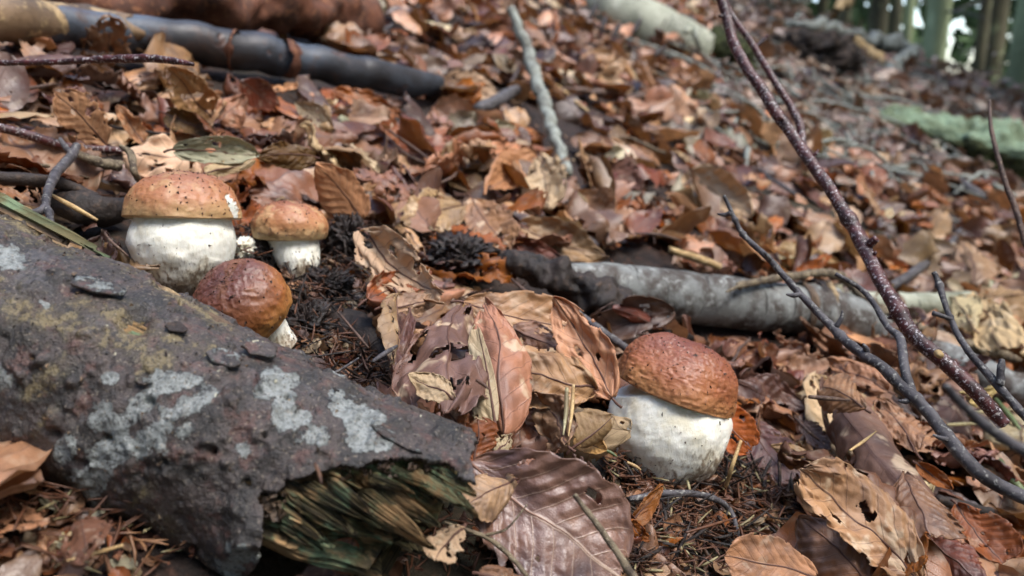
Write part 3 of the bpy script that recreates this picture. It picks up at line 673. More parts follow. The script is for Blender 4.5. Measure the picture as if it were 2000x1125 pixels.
# grey beech branch in the middle
b = branch('grey_branch', [(1105, 540, .026, 26), (1180, 556, .022, 44), (1320, 578, .022, 50), (1450, 592, .022, 50), (1560, 606, .022, 50), (1640, 618, .020, 47), (1700, 640, .018, 40), (1735, 662, .016, 26)], 'grey_bark',
           'smooth grey beech branch with a dark ring collar lying behind the right mushroom', n=220, seg=48, rough=.07, freq=26, seed=21, knots=[(.74, .035, .13), (.70, .01, .07), (.79, .012, .08)], jag=.35)
bp = np.array(b.location)
for s0, r0 in ((1556, 53), (1584, 55), (1604, 52)):
    q = pts_at([(s0 - 7, 604, .0225, r0 + 1), (s0, 605, .0225, r0 + 6), (s0 + 7, 606, .0225, r0 + 1)])
    v, f, u = tube_data(q, n=8, seg=40, rough=.08, freq=160, seed=int(s0), caps=(False, False)); link('ring_collar', mesh('ring_collar', v - bp, f, [M['tan_wood'] if s0 != 1584 else M['dark_wood']], uv=u), parent=b)
branch('rotten_wood_chunk', [(1560, 668, .006, 24), (1640, 690, .008, 34), (1730, 700, .008, 34), (1800, 735, .008, 28), (1850, 770, .0, 16)], 'brown_rot', 'crumbling reddish brown rotten wood under the broken end of the grey branch', 'wood', n=90, seg=28, rough=.55, freq=70, seed=22, jag=.5)
branch('dark_branch', [(955, 492, .026, 8), (1010, 512, .028, 22), (1090, 545, .028, 36), (1170, 590, .022, 44), (1250, 635, .014, 46), (1320, 672, .006, 34)], 'dark_wood', 'blackened rotten branch end running under the grey beech branch', 'branch', n=160, seg=60, rough=.5, freq=90, seed=23, jag=.5)
branch('buried_branch', [(600, 600, -.006, 20), (650, 625, -.002, 32), (720, 670, .004, 40), (800, 760, .0, 42), (880, 860, -.004, 30)], 'dark_wood', 'dark wet branch half buried beneath the pile of brown leaves', 'branch', n=90, seg=30, rough=.2, freq=50, seed=24)
branch('buried_branch', [(1180, 615, .004, 24), (1240, 650, .006, 28), (1300, 672, .004, 18)], 'dark_wood', 'short black bark piece with blue sheen behind the purple curled leaf', 'bark', n=50, seg=20, rough=.3, freq=60, seed=25)
branch('pale_branch', [(1640, 590, .022, 18), (1720, 592, .026, 23), (1800, 596, .026, 24), (1870, 590, .026, 21), (1915, 578, .026, 9)], 'pale_bark', 'pale whitish branch stub pointing right behind the red-brown stem', 'branch', n=90, seg=28, rough=.08, freq=60, seed=26)
branch('birch_branch', [(1745, 662, .020, 26), (1840, 700, .022, 32), (1930, 740, .024, 35), (2080, 800, .024, 38)], 'grey_bark', 'pale bluish birch branch leaving the picture on the right below the spruce twig', 'branch', n=90, seg=30, rough=.10, freq=50, seed=27)
branch('lichen_stick', [(998, 18, .11, 9), (1018, 60, .09, 10), (1028, 100, .07, 11), (1045, 135, .06, 12), (1052, 180, .05, 13), (1072, 225, .04, 12), (1085, 275, .03, 11), (1108, 338, .02, 11)], 'lichen_twig', 'pale lichen covered stick standing upright in the leaf litter', 'stick', n=120, seg=16, rough=.22, freq=90, seed=28, kink=.5)
# red-brown stems
DM = [(1385, -60, .56), (1408, 0, .55), (1432, 80, .54), (1480, 165, .52), (1550, 265, .50), (1620, 372, .475), (1688, 480, .45), (1742, 590, .42), (1815, 680, .40), (1905, 765, .385), (1960, 830, .38)]
b = branch('red_stem', [(x, y, ('d', z), r) for (x, y, z), r in zip(DM, (9, 9.5, 10, 11, 11.5, 12, 13, 13.5, 15, 15, 13))], 'red_bark', 'thick red-brown stem with pale flecks arching from the upper edge to the right', 'stem', n=260, seg=18, rough=.08, freq=140, seed=31, kink=.35, knots=[(.60, .012, .3), (.80, .012, .25)])
buds(b, [(x, y, ('d', z), r) for (x, y, z), r in zip(DM, (9, 9.5, 10, 11, 11.5, 12, 13, 13.5, 15, 15, 13))], (.12, .2, .29, .38, .47, .6, .69, .8), 'red_bark', r=.0011, L_=.0028, seed=6)
bp = np.array(b.location)
v, f, u = tube_data(pts_at([(1692, 482, ('d', .448), 9), (1704, 472, ('d', .444), 8), (1712, 466, ('d', .442), 7)]), n=10, seg=12); link('side_stub', mesh('side_stub', v - bp, f, [M['red_bark']], uv=u), parent=b)
v, f, u = tube_data(pts_at([(1832, 690, ('d', .385), 8), (1836, 694, ('d', .380), 7)]), n=6, seg=12); link('bud_scar', mesh('bud_scar', v - bp, f, [M['white_tip']], uv=u), parent=b)
b = branch('red_stem', [(x, y, ('d', z), r) for x, y, z, r in [(1398, -50, .62, 5), (1420, 15, .61, 6), (1465, 82, .60, 6.5), (1492, 122, .59, 7), (1530, 182, .58, 7.5), (1556, 235, .57, 8), (1570, 290, .56, 7.5), (1612, 350, .55, 7), (1655, 412, .53, 6), (1700, 480, .50, 5)]], 'red_bark', 'thinner dark red stem crossing just behind the thick flecked one', 'stem', n=180, seg=14, rough=.08, freq=140, seed=32, kink=.4)
bp = np.array(b.location)
v, f, u = tube_data(pts_at([(1476, 92, ('d', .598), 4), (1490, 80, ('d', .598), 3.5), (1500, 68, ('d', .597), 3)]), n=12, seg=8); link('side_shoot', mesh('side_shoot', v - bp, f, [M['red_bark']], uv=u), parent=b)
# grey twigs on the right
b = branch('grey_twig', [(x, y, ('d', z), r) for x, y, z, r in [(1414, 382, .43, 3), (1450, 450, .425, 5.5), (1500, 505, .415, 6.5), (1570, 580, .40, 7), (1640, 650, .385, 9), (1710, 705, .365, 11), (1790, 785, .345, 12), (1865, 862, .33, 13), (1930, 930, .32, 14), (2060, 1000, .31, 15)]], 'twig', 'long slender blue-grey twig slanting down to the right past the mushroom', 'twig', n=260, seg=18, rough=.18, freq=170, seed=33, kink=.8, knots=[(.07, .006, .5), (.45, .008, .3), (.70, .01, .25)])
buds(b, [(x, y, ('d', z), r) for x, y, z, r in [(1414, 382, .43, 3), (1450, 450, .425, 5.5), (1500, 505, .415, 6.5), (1570, 580, .40, 7), (1640, 650, .385, 9), (1710, 705, .365, 11), (1790, 785, .345, 12), (1865, 862, .33, 13), (1930, 930, .32, 14)]], (.06, .13, .24, .37, .5, .62, .78, .9), 'twig', seed=5)
bp = np.array(b.location)
v, f, u = tube_data(pts_at([(1632, 535, ('d', .41), 4), (1690, 575, ('d', .405), 5.5), (1735, 640, ('d', .385), 6.5), (1756, 660, ('d', .377), 8), (1765, 710, ('d', .36), 9), (1785, 780, ('d', .346), 10)]), n=90, seg=12, rough=.14, freq=200, seed=34, kink=.4); link('side_twig', mesh('side_twig', v - bp, f, [M['twig']], uv=u), parent=b)
b = branch('grey_twig', [(x, y, ('d', z), r) for x, y, z, r in [(1824, 532, .40, 5), (1838, 562, .395, 6), (1858, 618, .385, 5.5), (1895, 680, .37, 7), (1950, 745, .355, 8), (2050, 860, .34, 9)]], 'twig', 'dark forked twig with a budded tip in front of the ribbed pale leaf', 'twig', n=140, seg=14, rough=.12, freq=240, seed=35, kink=.8, knots=[(.08, .02, .4), (.27, .012, .35)])
bp = np.array(b.location)
v, f, u = tube_data(pts_at([(1860, 625, ('d', .384), 5), (1840, 617, ('d', .384), 4.5), (1822, 612, ('d', .384), 5.5)]), n=20, seg=10, rough=.2, freq=300); link('side_shoot', mesh('side_shoot', v - bp, f, [M['twig']], uv=u), parent=b)
v, f, u = tube_data(pts_at([(1953, 752, ('d', .354), 7), (1955, 725, ('d', .355), 7), (1957, 702, ('d', .356), 5)]), n=24, seg=12, rough=.25, freq=300); link('side_shoot', mesh('side_shoot', v - bp, f, [M['twig']], uv=u), parent=b)
branch('blurred_twig', [(x, y, ('d', z), r) for x, y, z, r in [(1846, 752, .20, 7), (1880, 790, .20, 9), (1940, 842, .20, 12), (2040, 905, .20, 13)]], 'twig', 'very near out-of-focus dark twig end in the lower right', 'twig', n=60, seg=14, rough=.15, freq=200, seed=36)
branch('thin_twig', [(x, y, ('d', z), r) for x, y, z, r in [(1932, 196, .52, 2.5), (1936, 250, .51, 4), (1950, 310, .50, 4.5), (1975, 385, .49, 5.5), (1998, 460, .48, 6), (2040, 560, .47, 6)]], 'brown_twig', 'thin upright brown twig at the right edge before the green plank', 'twig', n=90, seg=12, rough=.16, freq=250, seed=37, kink=.5)
branch('scaly_twig', [(1418, 570, .052, 1.5), (1440, 560, .052, 4), (1450, 556, .052, 7), (1520, 543, .052, 7.5), (1618, 533, .048, 8), (1660, 552, .042, 9), (1700, 590, .038, 11), (1760, 625, .032, 11), (1860, 665, .03, 10), (1960, 694, .03, 9), (1990, 704, .03, 5)], 'scaly_twig', 'knobbly pale spruce twig with peg scars lying over the grey branch', 'twig', n=260, seg=12, rough=.40, freq=330, seed=38, kink=.2)
branch('bluish_stick', [(1655, 590, .02, 10), (1745, 556, .03, 9), (1800, 520, .032, 9), (1860, 472, .03, 7), (1875, 448, .03, 4)], 'twig', 'smooth bluish stick leaning behind the red stem towards the yellow-tipped leaf', 'stick', n=70, seg=14, rough=.08, freq=120, seed=39)
branch('dark_stick', [(1795, 290, .02, 6), (1870, 352, .022, 9), (1960, 410, .02, 11), (2060, 450, .02, 12)], 'twig', 'dark blurred stick below the green plank on the right', 'stick', n=60, seg=14, rough=.2, freq=80, seed=40)
branch('dark_stick', [(1085, 178, .02, 6), (1250, 190, .02, 8), (1400, 212, .02, 7), (1480, 235, .02, 5)], 'brown_twig', 'dark thin stick lying level across the litter behind the red stems', 'stick', n=70, seg=12, rough=.2, freq=60, seed=41, kink=.8)
branch('broken_stick', [(930, 215, .02, 12), (975, 195, .026, 13), (1018, 168, .03, 9)], 'twig', 'short dark broken stick left of the upright lichen stick', 'stick', n=40, seg=14, rough=.15, freq=90, seed=42, jag=.3)
branch('straw_stem', [(750, 262, .02, 3), (800, 305, .02, 3.5), (860, 330, .015, 3.5)], 'brown_twig', 'straight thin stalk lying in litter above the pile of leaves', 'stick', n=30, seg=8, seed=43)
branch('yellow_stick', [(1308, 488, .018, 6), (1360, 505, .018, 8), (1405, 522, .016, 7)], 'white_tip', 'short yellowish stick just above the grey branch', 'stick', n=30, seg=12, rough=.2, freq=120, seed=44, jag=.3)
branch('budded_twig', [(-40, 124, ('d', .46), 5), (100, 121, ('d', .455), 6), (190, 116, ('d', .45), 7), (270, 114, ('d', .445), 8), (330, 118, ('d', .44), 7), (378, 126, ('d', .435), 4)], 'red_bark', 'purplish twig with a knobbly bud end hanging before the wet branch', 'twig', n=110, seg=12, rough=.18, freq=260, seed=45, kink=.3)
b = branch('forked_twig', [(55, 420, .046, 9), (85, 405, .05, 8), (97, 365, .048, 9), (118, 330, .043, 9), (138, 305, .04, 9), (150, 285, .04, 8)], 'twig', 'grey forked twig standing on the ridge of the big log', 'twig', n=70, seg=14, rough=.12, freq=200, seed=46, kink=.4)
bp = np.array(b.location)
for s_ in ([(92, 405, .05, 7), (98, 425, .05, 8), (100, 440, .05, 6)], [(140, 300, .04, 6), (126, 285, .04, 5), (118, 272, .04, 4)]):
    v, f, u = tube_data(pts_at(s_), n=16, seg=10, rough=.2, freq=260); link('side_shoot', mesh('side_shoot', v - bp, f, [M['twig']], uv=u), parent=b)
branch('purple_twig', [(-30, 240, .03, 9), (60, 268, .03, 9), (150, 290, .028, 8), (270, 300, .026, 7), (390, 322, .02, 7)], 'red_bark', 'smooth purplish twig running behind the left mushroom', 'twig', n=80, seg=12, rough=.08, freq=120, seed=47, kink=.5)
branch('dark_stick', [(-40, 345, .03, 12), (60, 352, .03, 13), (130, 362, .026, 13), (190, 385, .02, 7)], 'dark_wood', 'rough dark stick beside the forked twig at the left edge', 'stick', n=60, seg=16, rough=.35, freq=120, seed=48)
branch('rotten_stick', [(150, 300, .03, 9), (195, 318, .03, 12), (235, 325, .028, 10)], 'scaly_twig', 'short crumbly pale stick left of the large mushroom', 'stick', n=40, seg=14, rough=.4, freq=200, seed=49, jag=.4)
branch('dead_stalk', [(235, 285, .05, 4), (255, 300, .048, 7), (262, 335, .044, 7), (270, 350, .036, 6)], 'scaly_twig', 'curled tan stalk rising just behind the large mushroom cap', 'stalk', n=40, seg=12, rough=.15, freq=120, seed=50)
# wood chunk left of the mushroom
b = branch('charred_wood_chunk', [(105, 388, .016, 18), (150, 405, .016, 30), (200, 412, .014, 30), (240, 408, .012, 22)], 'dark_wood', 'blackish weathered wood chunk between the big log and the largest mushroom', 'wood', n=60, seg=26, rough=.2, freq=110, seed=51, jag=.3)
branch('wood_sliver', [(100, 380, .034, 3), (140, 402, .036, 5), (190, 430, .032, 3)], 'white_tip', 'pale thin wood sliver on the blackish wood chunk', 'sliver', n=24, seg=8, seed=52)
# foreground twigs
branch('pale_twig', [(1122, 966, ('d', .285), 5), (1160, 1015, ('d', .282), 6.5), (1195, 1065, ('d', .278), 7), (1235, 1125, ('d', .272), 8), (1270, 1180, ('d', .268), 8)], 'scaly_twig', 'pale mottled twig lying on the big purple-brown leaf', 'twig', n=90, seg=12, rough=.2, freq=300, seed=53, kink=.2)
b = branch('dry_stalk', [(868, 1020, ('d', .283), 2.5), (920, 1038, ('d', .283), 4), (960, 1055, ('d', .283), 5), (1000, 1090, ('d', .281), 5), (1030, 1125, ('d', .278), 4)], 'scaly_twig', 'forked dry stalk crossing the lower tip of the cream leaf scrap', 'stalk', n=60, seg=10, rough=.15, freq=300, seed=54)
bp = np.array(b.location)
v, f, u = tube_data(pts_at([(950, 1045, ('d', .283), 3.5), (990, 1032, ('d', .282), 2.5), (1030, 985, ('d', .284), 1.5)]), n=30, seg=8); link('side_shoot', mesh('side_shoot', v - bp, f, [M['scaly_twig']], uv=u), parent=b)
branch('small_twig', [(728, 706, .055, 4), (752, 690, .058, 5), (775, 676, .056, 3)], 'twig', 'short grey twig poking from the torn edge of the leaf pile', 'twig', n=20, seg=8, rough=.1, seed=55)
branch('small_twig', [(1125, 608, .03, 6), (1180, 650, .03, 8), (1225, 682, .025, 8)], 'twig', 'dark grey twig behind the upright peach leaf', 'twig', n=40, seg=12, rough=.18, freq=200, seed=56)
branch('thin_twig', [(1447, 861, .035, 3), (1432, 905, .028, 4), (1418, 950, .012, 4)], 'white_tip', 'thin upright pinkish stalk beside the right mushroom stem', 'twig', n=20, seg=8, seed=58)
branch('curved_root', [(1230, 975, .012, 6), (1310, 962, .014, 7), (1385, 975, .014, 7), (1425, 1000, .01, 5), (1445, 1060, .004, 4)], 'twig', 'dark bent rootlet in the humus under the right mushroom', 'root', n=50, seg=10, rough=.2, freq=250, seed=59, kink=.6)
branch('wet_stick', [(1830, 975, .02, 9), (1880, 990, .02, 12), (1935, 1000, .016, 8)], 'dark_wood', 'short black stick between the orange leaf and the grey twig', 'stick', n=30, seg=12, rough=.2, freq=150, seed=60)
branch('green_stalk', [(1945, 888, .03, 6), (1968, 925, .03, 8), (2010, 975, .03, 9)], 'green_needle', 'stiff olive green stalk at the right edge among needles', 'stalk', n=30, seg=12, rough=.08, freq=100, seed=61)
branch('rust_twig', [(1955, 800, .03, 10), (1980, 830, .03, 11), (2020, 870, .03, 11)], 'red_bark', 'stout purplish twig end at the right edge under the tan scrap', 'twig', n=30, seg=14, rough=.1, freq=100, seed=62)
# green plank-like slab and stump, grey root crest
q = pts_at([(1685, 240, .005, 30), (1760, 262, .022, 48), (1850, 290, .030, 60), (1960, 326, .034, 74), (2100, 374, .034, 88)])
c = catmull(q, 110); t_ = unit(np.gradient(c[:, :3], axis=0)); sd = unit(np.cross(t_, [0, 0, 1])); sd = sd * np.where(sd[:, 1:2] > 0, -1, 1); up_ = unit(np.cross(sd, t_)); up_ = up_ * np.sign(up_[:, 2:3])
up_ = unit(up_ + sd * .35); sd = unit(sd - up_ * (sd * up_).sum(-1, keepdims=True)); mseg = 96; th_ = np.linspace(0, 2 * np.pi, mseg, endpoint=False); cs, sn = np.cos(th_), np.sin(th_)
sq = 1 / (np.abs(cs) ** 5 + np.abs(sn) ** 5) ** .2; rr = c[:, 3:4] * (.25 + .75 * smooth(0, .12, np.linspace(0, 1, 110)))[:, None]
v = c[:, None, :3] + sd[:, None] * (rr * cs * sq * 1.0)[..., None] + up_[:, None] * (rr * sn * sq * .9)[..., None]
v = v + (v - c[:, None, :3]) * (fbm(v * 14, 4, 7) * .28 + fbm(v * 70, 3, 8) * .10)[..., None]
f4 = grid_faces(110, mseg, True); V = v.reshape(-1, 3); k = len(V); o0 = q[0, :3]; V = np.vstack([V, c[0, :3], c[-1, :3]]); ii = np.arange(mseg); jj = (ii + 1) % mseg
col_ = f4[:, 0] % mseg; topm = (np.abs(th_[col_] - np.pi / 2) < .80 + .12 * np.sin(f4[:, 0] * .002)).astype(int)
b = link('mossy_log', mesh('mossy_log', V - o0, [f4, np.vstack([np.stack([np.full(mseg, k), jj, ii], -1), np.stack([np.full(mseg, k + 1), 109 * mseg + ii, 109 * mseg + jj], -1)])], [M['moss'], M['moss_stone']], midx=np.concatenate([topm, np.zeros(2 * mseg, int)])), o0)
tag(b, 'squared mossy log with a flat pale green top at the right edge', 'log')
def lump(name, px, py, lift, rx, rz, mat, label, cat, seed, rough=.5, freq=None, sq=(1, 1, 1), kind=None, seg=80):
    c = at(px, py, lift); s = depth(c) / FPX; R_ = rx * s; Rz = rz * s
    U, T = np.meshgrid(np.linspace(0.001, np.pi - .001, seg), np.linspace(0, 2 * np.pi, seg * 3 // 2, endpoint=False), indexing='ij')
    dd = np.stack([np.sin(U) * np.cos(T) * sq[0], np.sin(U) * np.sin(T) * sq[1], np.cos(U)], -1)
    fr = freq or 1.8; nn = fbm(dd * fr, 5, seed, .6); n2 = fbm(dd * fr * 5, 4, seed + 1, .6)
    v = dd * np.array([R_, R_, Rz]) * (1 + rough * nn + rough * .5 * n2)[..., None]
    o = link(name, mesh(name, v.reshape(-1, 3), grid_faces(seg, seg * 3 // 2, True)[:, ::-1], [M[mat]], uv=np.full((v.shape[0] * v.shape[1], 2), .8)), c); tag(o, label, cat, kind=kind); return o
lump('mossy_stump', 1400, 130, .0, 70, 62, 'moss', 'dark green mossy stump just behind the upper red stems', 'stump', 3, .3)
lump('root_plate', 1560, 130, -.03, 95, 62, 'humus', 'dark earthy root plate below the grey bark crest', 'root plate', 4, .4)
for (sp, mt, lb) in [([(1530, 45, .06, 6), (1600, 52, .08, 9), (1680, 72, .08, 9), (1740, 86, .08, 14), (1790, 98, .06, 6)], 'lichen_twig', 'long grey shaggy root along the top of the dark root plate'),
                     ([(1790, 96, .07, 8), (1752, 120, .05, 8), (1738, 150, .02, 8), (1742, 180, .0, 6)], 'lichen_twig', 'grey root bending down to the ground at the end of the shaggy root'),
                     ([(1630, 62, .06, 7), (1680, 95, .05, 10), (1730, 128, .02, 8)], 'white_tip', 'blurred yellowish root slanting under the shaggy grey root'),
                     ([(1625, 30, .12, 7), (1645, 8, .16, 8), (1665, -20, .2, 8)], 'white_tip', 'blurred pale stick rising above the root plate'),
                     ([(1580, 120, .01, 5), (1680, 150, .01, 7), (1780, 175, .01, 6), (1930, 225, .01, 6)], 'lichen_twig', 'thin grey stick lying down the far slope before the tree trunks')]:
    branch('grey_root', sp, mt, lb, 'root', n=60, seg=14, rough=.6, freq=22, seed=int(sp[0][0]), kink=.9)
branch('pale_fungus_stalk', [(1368, 98, .06, 7), (1362, 70, .09, 9), (1352, 55, .1, 8), (1340, 62, .1, 6)], 'pale_bark', 'hooked whitish bark curl at the end of the birch log', 'bark', n=30, seg=12, rough=.1, freq=40, seed=81)
for px, py, rx, sd_, lb in [(1440, -12, 60, 5, 'pale grey stone at the top edge left of the forest gap'), (1540, -8, 42, 6, 'small pale stone touching the top edge near the trunks'), (1370, -6, 40, 7, 'grey stone at the top edge above the birch log end')]:
    lump('pale_stone', px, py, .0, rx, rx * .7, 'pale_bark', lb, 'stone', sd_, .2)

# thin sticks strewn over the slope
for k, (x0, y0, x1, y1, r, mt, lb) in enumerate([
    (850, 360, 905, 330, 3, 'brown_twig', 'thin brown stick just above the big flat grey-brown leaf'), (1230, 270, 1300, 300, 3.5, 'scaly_twig', 'pale bent stick halfway between lichen stick and red stems'),
    (1160, 225, 1085, 165, 3, 'white_tip', 'straw coloured stick crossing beside the top half of the lichen stick'), (700, 90, 790, 40, 4, 'twig', 'grey stick leaning past the tip of the wet branch'),
    (560, 250, 640, 205, 3, 'brown_twig', 'thin stick touching the pale grey-green leaf'), (1330, 365, 1395, 330, 3, 'brown_twig', 'dark stick by the upper rim of the pale yellow leaf'),
    (1480, 330, 1570, 390, 4, 'twig', 'grey stick passing under the thick red stem'), (1750, 330, 1690, 420, 4, 'brown_twig', 'brown stick left of the dark blurred stick under the green topped log'),
    (1900, 420, 1975, 470, 4, 'brown_twig', 'brown stick near the thin upright twig foot'), (20, 180, 110, 165, 4, 'brown_twig', 'thin brown stick under the budded purplish twig'),
    (215, 245, 330, 262, 4, 'dark_wood', 'dark stick behind the narrow tan leaf'), (0, 300, 95, 325, 5, 'scaly_twig', 'scabby stick at the left edge below the purple twig'),
    (1240, 455, 1330, 470, 3, 'brown_twig', 'thin stick above the yellowish stick stump'), (1465, 660, 1420, 720, 3, 'brown_twig', 'small dark stick under the grey branch right of the red-brown cap'),
    (1540, 800, 1600, 860, 3, 'brown_twig', 'thin stick among plum leaves beside the rolled leaf'), (1000, 545, 1070, 600, 4, 'brown_twig', 'reddish rootlet between blackened branch and leaf pile'),
    (620, 740, 700, 700, 3, 'twig', 'dark twig in the hollow between log and leaf pile'), (660, 610, 720, 680, 3, 'brown_twig', 'brown stalk in the hollow below the dark clods'), (250, 500, 205, 455, 3, 'brown_twig', 'thin stalk left of the large white stem')]):
    mx, my = (x0 + x1) / 2 + random.uniform(-6, 6), (y0 + y1) / 2 + random.uniform(-6, 6)
    branch('small_stick', [(x0, y0, .022, r * .6), (mx, my, .026, r), (x1, y1, .022, r * .8)], mt, lb, 'stick', n=30, seg=8, rough=.2, freq=200, seed=200 + k, kink=.8)
parts = []
for k in range(420):
    px, py = random.uniform(1420, 2100), 0; py = 60 + (px - 1450) * .22 + random.random() ** 1.2 * 230
    p = at(px, py, .01); a = random.uniform(0, 6.28); L_ = random.uniform(.08, .35); e = p + np.array([math.cos(a), math.sin(a), 0]) * L_; e[2] = float(H(e[0], e[1])) + random.uniform(.0, .06); m_ = (p + e) / 2; m_[2] += random.uniform(0, .03)
    r = random.uniform(.0015, .005); parts.append(tube_data(np.array([[*p, r], [*m_, r * .9], [*e, r * .4]]), n=7, seg=5, rough=.1, seed=k))
v, f, u = join(parts); tag(link('brushwood', mesh('brushwood', v, f, [M['lichen_twig']], uv=u)), kind='stuff')
# ------------------------------------------------------------------ mushrooms
def mushroom(base_px, base_d, cap_px, cap_d, cap_w, cap_h, cap_axis, stem_prof, matc, label, seed, amax=92, wr=.0006, squash=1.0, wfreq=260, nick=None, flat=1.0, lobes=.04, sink=.006, stem_top=None):
    """base/cap centres in the view (cap centre = centre of its rim plane); widths in pixels; stem_prof (t, radius px) from base to cap"""
    if base_d is None: base_d = float(depth(at(*base_px, .003))); cap_d = base_d + cap_d; print(label[:12], base_d)
    b = P(*base_px, base_d); c = P(*cap_px, cap_d); s = cap_d / FPX
    root = empty('porcini_mushroom', b); tag(root, label, 'mushroom', 'porcini mushrooms on the forest floor')
    # stem
    st_ = P(*stem_top, cap_d) if stem_top else c
    axv = unit(st_ - b); b0 = b - axv * sink; n, seg = 110, 128
    top_r = stem_prof[-1][1]
    prof = catmull(np.array([[t, 0, 0, r] for t, r in stem_prof]), 60)
    tt = np.linspace(0, 1, n); rr = np.interp(tt, prof[:, 0], prof[:, 3]) * s
    cc = b0 + (st_ + axv * .004 - b0) * tt[:, None]
    ref_ = unit(np.cross(axv, [0, 1, 0])); si = np.cross(axv, ref_); th = np.linspace(0, 2 * np.pi, seg, endpoint=False)
    dv = np.cos(th)[:, None] * ref_ + np.sin(th)[:, None] * si
    v = cc[:, None] + dv[None] * rr[:, None, None]
    ns = fbm(v * 45, 3, seed) * .0016 + fbm(v * np.array([500, 500, 220]), 4, seed + 1) * .00028 + fbm(v * 160, 3, seed + 2) * .0004
    v = v + dv[None] * ns[..., None] * np.minimum(1, rr / .006)[:, None, None]
    uv = np.stack(np.meshgrid(tt, th / 6.283, indexing='ij'), -1).reshape(-1, 2)[:, ::-1]
    V = v.reshape(-1, 3); k = len(V); V = np.vstack([V, b0, st_ + axv * .004]); i = np.arange(seg); j = (i + 1) % seg
    F = [grid_faces(n, seg, True), np.vstack([np.stack([np.full(seg, k), j, i], -1), np.stack([np.full(seg, k + 1), (n - 1) * seg + i, (n - 1) * seg + j], -1)])]
    link('stem', mesh('stem', V - b, F, [M['stem']], uv=np.vstack([uv, [0, 0], [0, 1]])), parent=root)
    # cap
    zc = unit(cap_axis); xc = unit(np.cross([0, 1, 0], zc)); yc = np.cross(zc, xc)
    R_, Hc = cap_w / 2 * s, cap_h * s
    na, nt = 150, 220; am = math.radians(amax)
    a = np.linspace(0.004, am, 110)
    rad = np.sin(a) ** flat; hz = np.cos(a)
    r_end, z_end = rad[-1] * R_, hz[-1] * Hc
    q = np.linspace(0, 1, 40)[1:]; under_r = r_end * (1 - .60 * q); lip = .0016
    under_z = z_end - lip * np.sin(np.minimum(q * 8, 1) * np.pi / 2) * (1 - q) + .0035 * q
    pr = np.concatenate([rad * R_, under_r]); pz = np.concatenate([hz * Hc, under_z]); g = np.concatenate([np.linspace(0, .96, 110), np.ones(39)])
    T = np.linspace(0, 2 * np.pi, nt, endpoint=False)
    lob = 1 + lobes * (.6 * np.sin(2 * T + seed) + .5 * np.sin(3 * T + 2 * seed) + .35 * np.sin(5 * T + seed * 3))
    x = pr[:, None] * (np.cos(T) * (1 + (lob - 1)))[None]; y = pr[:, None] * (np.sin(T) * lob)[None] * squash; z = np.repeat(pz[:, None], nt, 1)
    z = z + (.5 * Hc * lobes * 3) * (np.sin(2 * T + seed * 1.7) * .5 + np.sin(3 * T + seed) * .3)[None] * (pr / R_)[:, None] ** 3
    loc = np.stack([x, y, z], -1)
    nrm = unit(loc * np.array([1, 1, (R_ / max(Hc, 1e-4)) ** 2]) + 1e-9); amp = np.where(g[:, None] < .965, 1, .1)
    ridge = 1 - np.abs(fbm(loc * np.array([1, 1, .6]) * wfreq, 4, seed + 5)) * 2.2
    loc = loc + nrm * (((ridge - .5) * wr + fbm(loc * 55, 3, seed + 6) * .0016 + fbm(loc * 900, 2, seed + 7) * .00008) * amp)[..., None]
    W = loc[..., :1] * xc + loc[..., 1:2] * yc + loc[..., 2:] * zc + c
    px, py, _ = project(W); nk = np.zeros(px.shape)
    if nick: 
        for (nx, ny, nr) in nick: nk = np.maximum(nk, 1 - np.hypot(px - nx, py - ny) / nr)
        nk = np.where(((W - CAM) * (W - c)).sum(-1) < 0, nk, 0) * (g[:, None] < .99)
        nk = np.maximum(nk, 0); W = W - unit(W - c) * (smooth(.25, .6, nk) * .0009)[..., None]
    V = W.reshape(-1, 3); m_ = len(pr)
    k = len(V); V = np.vstack([V, c + zc * pz[0], c + zc * pz[-1]]); i = np.arange(nt); j = (i + 1) % nt; o = (m_ - 1) * nt
    f4 = grid_faces(m_, nt, True)[:, ::-1]; row = np.repeat(np.arange(m_ - 1), nt)
    f3 = np.vstack([np.stack([np.full(nt, k), i, j], -1), np.stack([np.full(nt, k + 1), o + j, o + i], -1)])
    uv = np.stack(np.broadcast_arrays(T[None] / 6.283, g[:, None]), -1).reshape(-1, 2)
    mi = np.concatenate([(row >= 112).astype(int), np.zeros(nt, int), np.ones(nt, int)])
    link('cap', mesh('cap', V - b, [f4, f3], [M[matc], M['pores']], uv=np.vstack([uv, [0, 0], [0, 1]]), attrs={'nick': np.concatenate([nk.ravel(), [0, 0]])}, midx=mi), parent=root)
    # crumbs of humus stuck to cap and stem
    bits = []; rr_ = random.Random(seed)
    rows = [rr_.randrange(6, 108) for _ in range(300)]
    for rw in rows:
        p_ = W[rw, rr_.randrange(nt)]; bits.append(crumb(p_, rr_.uniform(.0002, .0009), rr_))
    for _ in range(150):
        t_ = rr_.random() ** 1.7; bits.append(crumb(v[int(8 + t_ * 85), rr_.randrange(seg)], rr_.uniform(.0002, .0008), rr_))
    vv, ff, uu = join(bits); o_ = link('humus_specks', mesh('humus_specks', vv - b, ff, [M['speck']], uv=uu, smoothed=False), parent=root); o_['kind'] = 'stuff'
    return root
def crumb(c, s, rr_):
    v = np.array([[rr_.gauss(0, 1) for _ in range(3)] for _ in range(6)]); v = unit(v) * s * np.array([[rr_.uniform(.6, 1.3)] for _ in range(6)])
    v[:, rr_.randrange(3)] *= rr_.choice([1, 1, 2.2])
    return (v + c, np.array([[0, 1, 2], [0, 2, 3], [0, 3, 4], [0, 4, 1], [5, 2, 1], [5, 3, 2], [5, 4, 3], [5, 1, 4]]), None)
UPV = np.array([0, 0, 1.0]); TOW = np.array([0, -1.0, 0]); RT = np.array([1.0, 0, 0])
